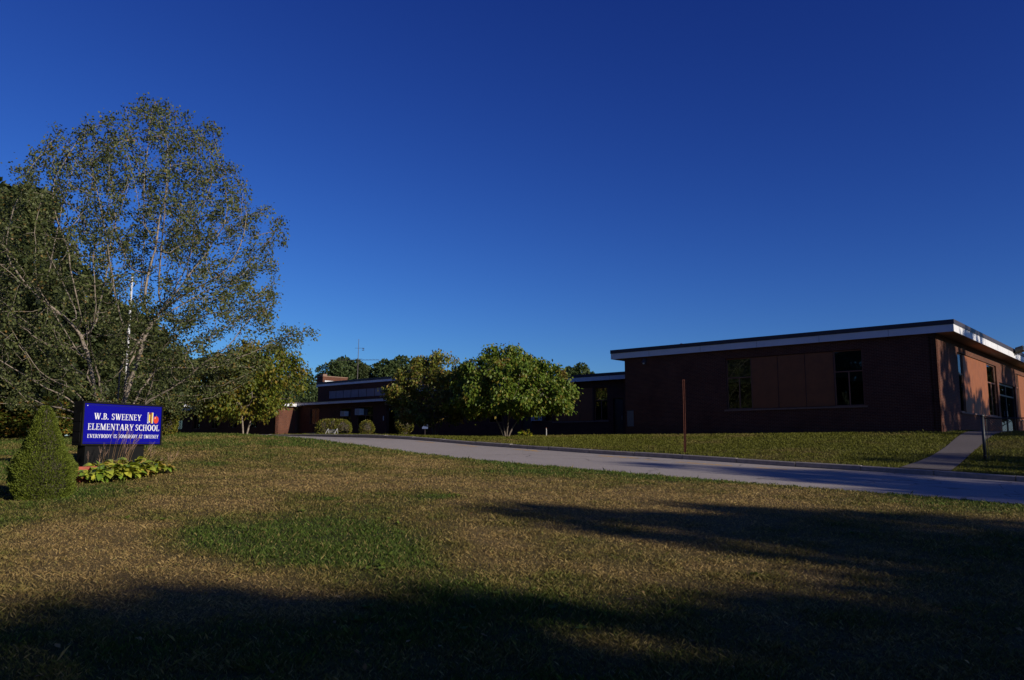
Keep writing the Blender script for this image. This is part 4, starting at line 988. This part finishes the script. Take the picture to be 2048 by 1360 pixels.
# the wood across the street behind the viewpoint, added close by to darken the shaded front, and the one closing the lawn beyond the left edge (mirrored in the windows)
for i, (a_, p_, sc) in enumerate([(-14+8.5*k, -16-4*(k % 2), 1.25) for k in range(11)]+[(84, -20, 1.2), (96, -4, 1.2), (105, 8, 1.2), (112, 20, 1.25), (118, 33, 1.2), (100, -22, 1.2), (126, 10, 1.3)]):
    w_ = W(a_, p_); wood_tree('roadside_tree', ('tall', 'broad')[i % 2], w_[0], w_[1], sc, i*1.3, L_DARK, 'unseen tree of the dark wood that rings the lawn behind and left of the viewpoint', 'wood around the lawn')
for i, (a_, p_, sc, lab) in enumerate(((.5, 99, .62, 'nearest'), (3, 114, .74, 'farthest'), (-6, 106, .64, 'outermost'))):
    w_ = W(a_, p_); wood_tree('garden_tree', 'broad', w_[0], w_[1], sc, i*2.1, L_DARK, lab+' of three round trees in the yard beyond the end wall', 'trees in the yard beyond the end wall')
# ---- shrubs
def shrub(name, loc, lumps, n, size, leafm, label, seed, group=None, cat='shrub', stemh=None, up=.3, dirk=1.2, core=.86, asp=.5, shell=(.88, 1.05)):
    rng = np.random.default_rng(seed); root = empty(name, loc, 0, label, cat, group)
    D = blob_points(lumps, n, rng, shell, .86)
    V, F = leaf_quads(D[:, :3], size, rng, up, 0, asp, D[:, 3:]*dirk); link('foliage', npmesh('foliage', V, F), root, leafm)
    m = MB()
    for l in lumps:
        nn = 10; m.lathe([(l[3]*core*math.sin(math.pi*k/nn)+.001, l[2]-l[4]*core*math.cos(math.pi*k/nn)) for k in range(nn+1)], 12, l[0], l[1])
    m.build('dark_core', DARKBARK, root, True)  # solid dark core added under the leaves as the bush's inner shade
    return root
def at(u, Y): return (U(u, Y), Y, gz(U(u, Y), Y))
shrub('round_bush', at(669, 61), [(-.62, 0, .62, .72, .68), (0, .05, .78, .72, .55), (.62, 0, .64, .72, .66), (-.2, .2, .7, .7, .58)], 5200, .11, L_BUSH, 'long clipped bush of two lobes before the entrance wing', 51, 'clipped bushes by the entrance')
shrub('round_bush', at(735, 59), [(0, 0, .60, .52, .58), (.03, .05, .5, .5, .5)], 2400, .10, L_BUSH, 'single ball shaped clipped bush before the entrance wing', 52, 'clipped bushes by the entrance')
shrub('round_bush', at(809, 58), [(0, 0, .86, .62, .46), (.05, .05, .72, .6, .42), (0, 0, .35, .4, .35)], 2400, .10, L_BUSH, 'low dome shaped clipped bush beside the dark entrance', 53, 'clipped bushes by the entrance')
shrub('rounded_shrub', at(331, 33), [(0, 0, .55, .50, .62), (-.1, .05, .85, .36, .42), (.12, -.05, .45, .42, .5)], 5200, .085, L_BUSH, 'upright rounded shrub standing just right of the sign', 54)
shrub('small_plant', at(1050, 43.5), [(-.12, 0, .12, .16, .12), (.14, 0, .13, .16, .13)], 160, .16, L_HOSTA, 'tiny bright yellow green seedling at the foot of the link wing', 55, cat='plant', core=.3)
# dwarf cone shrub left of the sign
def cone_shrub():
    rng = np.random.default_rng(61); x, y = U(96, 14.7), 14.7; z = gz(x, y)
    root = empty('cone_shrub', (x, y, z), 0, 'dense clipped cone shaped evergreen shrub left of the school sign', 'shrub')
    prof = np.array([(-.05, .40), (.12, .53), (.34, .595), (.5, .585), (.68, .49), (.82, .385), (.96, .325), (1.1, .265), (1.24, .205), (1.38, .145), (1.5, .085), (1.56, .02)])
    n = 34000; h = rng.uniform(-.05, 1.56, n*3); r = np.interp(h, prof[:, 0], prof[:, 1]); k = rng.uniform(0, .6, n*3) < r; h, r = h[k][:n], r[k][:n]; n = len(h)
    a_ = rng.uniform(0, 2*math.pi, n)
    lump = fbm(a_*1.6+9, h*4.2, .55, 4, 3)-.5
    seam = fbm(np.cos(a_)*2+5, np.sin(a_)*2+h*2.2, .45, 6, 2)-.5
    rr = r*(1+.26*lump)+.05*seam+rng.normal(size=n)*.012-.03*(rng.uniform(size=n) < .3); rr = rr*np.where(h < .25, 1+.12*np.sin(a_*3+1), 1)
    P = np.stack([rr*np.cos(a_)*1.05-.02*(h-.6), rr*np.sin(a_), h*1.06], -1)
    d = np.stack([np.cos(a_), np.sin(a_), np.full(n, .75)], -1)
    P[:, :2] *= .83
    V, F = leaf_quads(P, .042, rng, .2, 0, .34, d*1.1); link('foliage', npmesh('foliage', V, F), root, L_CONE)
    MB().lathe([(max(.004, q[1]*.72), q[0]*1.04) for q in prof], 18).build('dark_core', DARKBARK, root, True)  # added dark core gives the cone its shaded inside
cone_shrub()
# hosta clumps at the foot of the sign, every leaf its own object
def hosta_leaf(seed):
    rng = random.Random(seed); m = MB(); L, Wd = 1.0, .30; n = 5; vs = []; fs = []
    for i in range(n+1):
        f_ = i/n; w = Wd*math.sin(math.pi*min(1, f_**.8*1.0))**.8+.008; zz_ = .42*f_-.62*f_*f_+rng.uniform(-.02, .02); xx_ = L*f_*(1-.1*f_)
        vs += [(xx_, -w, zz_+.07*(w/Wd)), (xx_, 0, zz_), (xx_, w, zz_+.07*(w/Wd))]
    for i in range(n):
        for j in (0, 1): fs.append((i*3+j, i*3+j+1, (i+1)*3+j+1, (i+1)*3+j))
    return m.add(vs, fs).mesh('leaf', True)
HM = [plain('hosta_leaf_'+n_, c_, .45, .22, 5) for n_, c_ in (('green', (.16, .25, .025)), ('lime', (.30, .34, .035)), ('yellow', (.36, .36, .04)), ('ochre', (.34, .24, .045)))]
HL = []
for i in range(4):
    for k in range(2):
        me = hosta_leaf(70+i*2+k); me.materials.append(HM[i]); HL.append(me)
rh = random.Random(77)
def hosta(label, u, Y, n, r, hgt, ws, name='hosta'):
    n = int(n*2.0); hgt *= .84
    x, y, z = at(u, Y); root = empty(name, (x, y, z), 0, label, 'plant', 'yellow green hostas at the foot of the sign')
    for i in range(n):
        a_ = 2*math.pi*i/n*2.62+rh.uniform(-.3, .3); f_ = (i+.5)/n; q = r*(.15+.5*f_**.6); s = hgt*rh.uniform(.62, 1.05)
        o = link('leaf', HL[rh.choices(range(8), ws)[0]], root)
        o.location = (q*math.cos(a_), q*math.sin(a_), hgt*(.95-.72*f_)*rh.uniform(.75, 1.1)+.03); o.rotation_euler = (rh.uniform(-.5, .5), rh.uniform(-.45, .35), a_+rh.uniform(-.5, .5)); o.scale = (s, s*rh.uniform(.8, 1.2), s)
    m = MB()
    for i in range(6): a_ = i*1.05; m.tube([(0, 0, -.05), (.05*math.cos(a_), .05*math.sin(a_), hgt*.5), (r*.4*math.cos(a_), r*.4*math.sin(a_), hgt*.75)], .008, 4)
    m.build('stalks', HM[0], root)
wa = (2, 2, 4, 4, 3, 3, .6, .6); wb = (2, 2, 3, 3, 2, 2, 1, 1)
hosta('greener hosta clump beside the red planter corner', 196, 17.1, 30, .34, .30, (3, 3, 3, 3, 1, 1, 0, 0))
hosta('fullest yellow hosta clump at the front middle of the sign bed', 226, 17.25, 40, .36, .36, wa)
hosta('yellow hosta clump before the middle of the sign base', 258, 17.6, 38, .36, .36, wa)
hosta('hosta clump under the right end of the sign base', 288, 18.0, 36, .34, .35, wb)
hosta('straggly hosta clump just right of the sign base', 312, 18.6, 30, .36, .34, wb)
hosta('smallest dry hosta clump at the right end of the bed', 334, 18.9, 24, .30, .24, (2, 2, 1, 1, 1, 1, 3, 3))
hosta('hosta clump crowding the back of the bed near the planter', 206, 18.2, 26, .32, .34, wb)
hosta('back hosta clump closest to the sign base middle', 240, 18.6, 26, .32, .36, wb)
hosta('back hosta clump closest to the sign base right end', 275, 19.0, 26, .32, .36, wb)
# dry stalks in front of the sign
def stalks(label, u, Y, n, hgt, lean, seed, spread=.3, name='dry_grass'):
    rng = random.Random(seed); x, y, z = at(u, Y); root = empty(name, (x, y, z), 0, label, 'dry grass', 'dry grass stalks at the sign'); m = MB(); hd = MB()
    for i in range(n):
        bx_, by_ = rng.uniform(-spread, spread), rng.uniform(-.12, .12); h_ = hgt*rng.uniform(.55, 1); l_ = lean*h_*rng.uniform(.4, 1.3)+rng.uniform(-.06, .06); ly = rng.uniform(-.12, .12)
        pts = [(bx_+l_*(k/5)**1.5, by_+ly*k/5, h_*k/5*(1-.05*(k/5)**2)) for k in range(6)]
        m.tube(pts, [.0042, .004, .0035, .003, .0025, .0015], 3, False)
        e = pts[-1]
        for k in range(5): hd.tube([pts[-2], (e[0]+rng.uniform(-.05, .07), e[1]+rng.uniform(-.05, .05), e[2]+rng.uniform(-.05, .1))], [.003, .001], 3, False)
    m.build('stalks', DRY, root); hd.build('seed_heads', DRYH, root)
DRY = plain('dry_stalks', (.34, .21, .10), .8, .25, 10); DRYH = plain('dry_seed_heads', (.30, .19, .14), .8, .25, 10)
stalks('tuft of dry brown stalks rising before the middle of the sign', 240, 18.5, 10, 1.15, .22, 81)
stalks('thin dry stalks before the right half of the sign', 268, 18.7, 9, 1.2, .25, 82)
stalks('few bent dry stalks before the left part of the sign base', 205, 18.3, 5, .75, .1, 83, .25)
stalks('sparse dry stalks at the right end of the sign bed', 326, 19.2, 7, .6, .35, 84, .35)
# red timber planter edge
x_, y_, z_ = at(176, 17.35)
pe = empty('planter_box', (x_, y_, z_), syaw-.25, 'low red timber planter box at the left foot of the sign', 'planter')
for i, (zz0, dx_) in enumerate(((-.15, .0), (.115, .03), (.225, .0))):
    h_ = .255 if i == 0 else .10
    MB().box(-.34, .22, -.20+dx_, -.16+dx_, zz0, zz0+h_).build('timber', REDWOOD, pe, bevel=.008)
    MB().box(-.345+dx_, -.30+dx_, -.155+dx_, .5, zz0, zz0+h_).build('timber', REDWOOD, pe, bevel=.008)
MB().box(-.30, .5, -.12, .45, -.1, .24).build('soil', plain('planter_soil', (.05, .035, .025), .95, .3, 12, bump=.5), pe)

# fallen leaves and flat weeds scattered in the turf
def litter(name, label, cat, n, size, mat, seed, flat):
    rng = np.random.default_rng(seed); D = (5**.9+rng.uniform(size=n*3)*(34**.9-5**.9))**(1/.9); z_ = rng.uniform(R(-36), R(36), n*3)
    x = D*np.sin(z_); y = D*np.cos(z_); a = x*AX[0]+y*AX[1]; p = x*BX[0]+y*BX[1]; ok = (p < 18.8) & (fbm(x, y, 2.0, seed, 2) > .45) & ((flat == 1) | (dryness(x, y) < .42)); x, y, a, p = x[ok][:n], y[ok][:n], a[ok][:n], p[ok][:n]
    if flat == 1: P = np.stack([x, y, G(a, p)+.022+.035*(fbm(x, y, 1.3, 5)-.5)], -1); dr = rng.normal(size=(len(x), 3)); dr[:, 2] *= .15
    else:
        k = 9; t_ = np.tile(np.arange(k)*2*math.pi/k, len(x)); P = np.repeat(np.stack([x, y, G(a, p)+.012+.035*(fbm(x, y, 1.3, 5)-.5)], -1), k, 0); dr = np.stack([np.cos(t_), np.sin(t_), np.full(len(t_), .45)], -1)*2.2
    V, F = leaf_quads(P, size, rng, 1.2, 0, .6, dr)
    tag(link(name, npmesh(name, V, F), None, mat), label, cat, kind='stuff')
litter('fallen_leaves', 'small dry fallen leaves scattered over the lawn', 'leaves', 260, .06, leaf_mat('dry_fallen_leaves', [(0, (.16, .08, .03)), (.5, (.30, .17, .06)), (1, (.42, .30, .12))], .1, .8), 91, 1)
litter('lawn_weeds', 'low broad leaved weeds growing flat in the lawn', 'weeds', 260, .055, leaf_mat('weed_leaves', [(0, (.08, .13, .018)), (1, (.15, .20, .03))], .2, .6), 92, 0)
# ---------------------------------------------------------------- grass blades over the lawn
def grass(n, seed, d0, d1, power, azl, azr, name, label, hscale=1.0):
    rng = np.random.default_rng(seed)
    u = rng.uniform(size=n); e = power
    D = (d0**e+u*(d1**e-d0**e))**(1/e); az_ = rng.uniform(R(azl), R(azr), n)
    x = D*np.sin(az_); y = D*np.cos(az_); a = x*AX[0]+y*AX[1]; p = x*BX[0]+y*BX[1]
    ed = P_NEAR+.06+(fbm(a, a*0, .35, 9)-.5)*.25
    ok = (p < ed) | ((p > P_KERB2+.03) & (p < 41.3) & ~((p > 37.45) & (a > 8.3) & (a < 24.3)) & ~((a > 46) & (p > 37)))
    pl = np.interp(p, [q[1] for q in PATH_L], [q[0] for q in PATH_L]); prr = np.interp(p, [q[1] for q in PATH_R], [q[0] for q in PATH_R])
    ok &= ~((p > 25.5) & (a < pl+.02) & (a > prr-.02))
    clump = fbm(x, y, .22, 21, 3); ok &= rng.uniform(size=n) < .35+1.3*(clump-.2)
    x, y, a, p, D, clump = [q[ok] for q in (x, y, a, p, D, clump)]; n = len(x)
    z = G(a, p); z = z+.035*(fbm(x, y, 1.3, 5)-.5)*(p < 18.5)-.006
    w = .0034*np.maximum(1, D/8.0)*rng.uniform(.7, 1.4, n)
    dr = dryness(x, y)
    h = hscale*(.018+.024*rng.uniform(size=n)**1.4)*(1.15-.35*dr)*(.7+.9*clump)*(1+.25*np.maximum(0, D/12-1)).clip(1, 1.6)
    h = h*(1-.08*dr); h = np.where(rng.uniform(size=n) < .006, h*1.9, h)
    th = rng.uniform(0, 2*math.pi, n); ln = rng.uniform(.15, 1.15, n)*h*(1+.6*dr); la = rng.uniform(0, 2*math.pi, n)
    sx_, sy_ = np.cos(th)*w, np.sin(th)*w; ox, oy = np.cos(la)*ln, np.sin(la)*ln
    V = np.empty((n, 4, 3), np.float32)
    V[:, 0] = np.stack([x-sx_, y-sy_, z], -1); V[:, 1] = np.stack([x+sx_, y+sy_, z], -1)
    V[:, 2] = np.stack([x+sx_*.7+ox*.35, y+sy_*.7+oy*.35, z+h*.6], -1)
    V[:, 3] = np.stack([x+ox, y+oy, z+h], -1)
    i = np.arange(n)[:, None]*4
    T3 = np.concatenate([i+np.array([[0, 1, 2]]), i+np.array([[0, 2, 3]])])
    me = npmesh(name, V.reshape(-1, 3), T3)
    c = lawn_colour(x, y)*1.12; tan = np.array([.39, .28, .115]); grn = np.array([.07, .125, .018])
    k = rng.uniform(size=(n, 1)); c = np.where(k < .14+.25*dr[:, None], c*.45+tan*.55, c); c = np.where(k > .86, c*.55+grn*.45, c); c = c*rng.uniform(.6, 1.3, (n, 1))
    fd_ = sstep(p, 24, 26)[:, None]; c = c*(1-fd_)+(lawn_colour(x, y)*rng.uniform(.85, 1.15, (n, 1)))*fd_
    ca = me.color_attributes.new('tone', 'FLOAT_COLOR', 'POINT')
    ca.data.foreach_set('color', np.repeat(np.c_[c, np.ones(n)].astype(np.float32), 4, 0).ravel())
    return tag(link(name, me, None, GRASSM), label, 'grass', kind='stuff')
t = NT('grass_blades'); at_n = t.n('Attribute', attribute_name='tone'); t.l(at_n.outputs['Color'], t.b.inputs['Base Color'])
t.b.inputs['Roughness'].default_value = .65; t.b.inputs['Specular IOR Level'].default_value = .2
tl = t.n('BsdfTranslucent'); t.l(at_n.outputs['Color'], tl.inputs[0]); mx = t.n('MixShader'); mx.inputs[0].default_value = .3
t.l(t.b.outputs[0], mx.inputs[1]); t.l(tl.outputs[0], mx.inputs[2]); t.l(mx.outputs[0], t.o.inputs[0]); GRASSM = t.m
grass(980000, 1, 4.2, 48, .55, -37, 37, 'grass', 'short patchy lawn grass, green in places and straw coloured elsewhere')
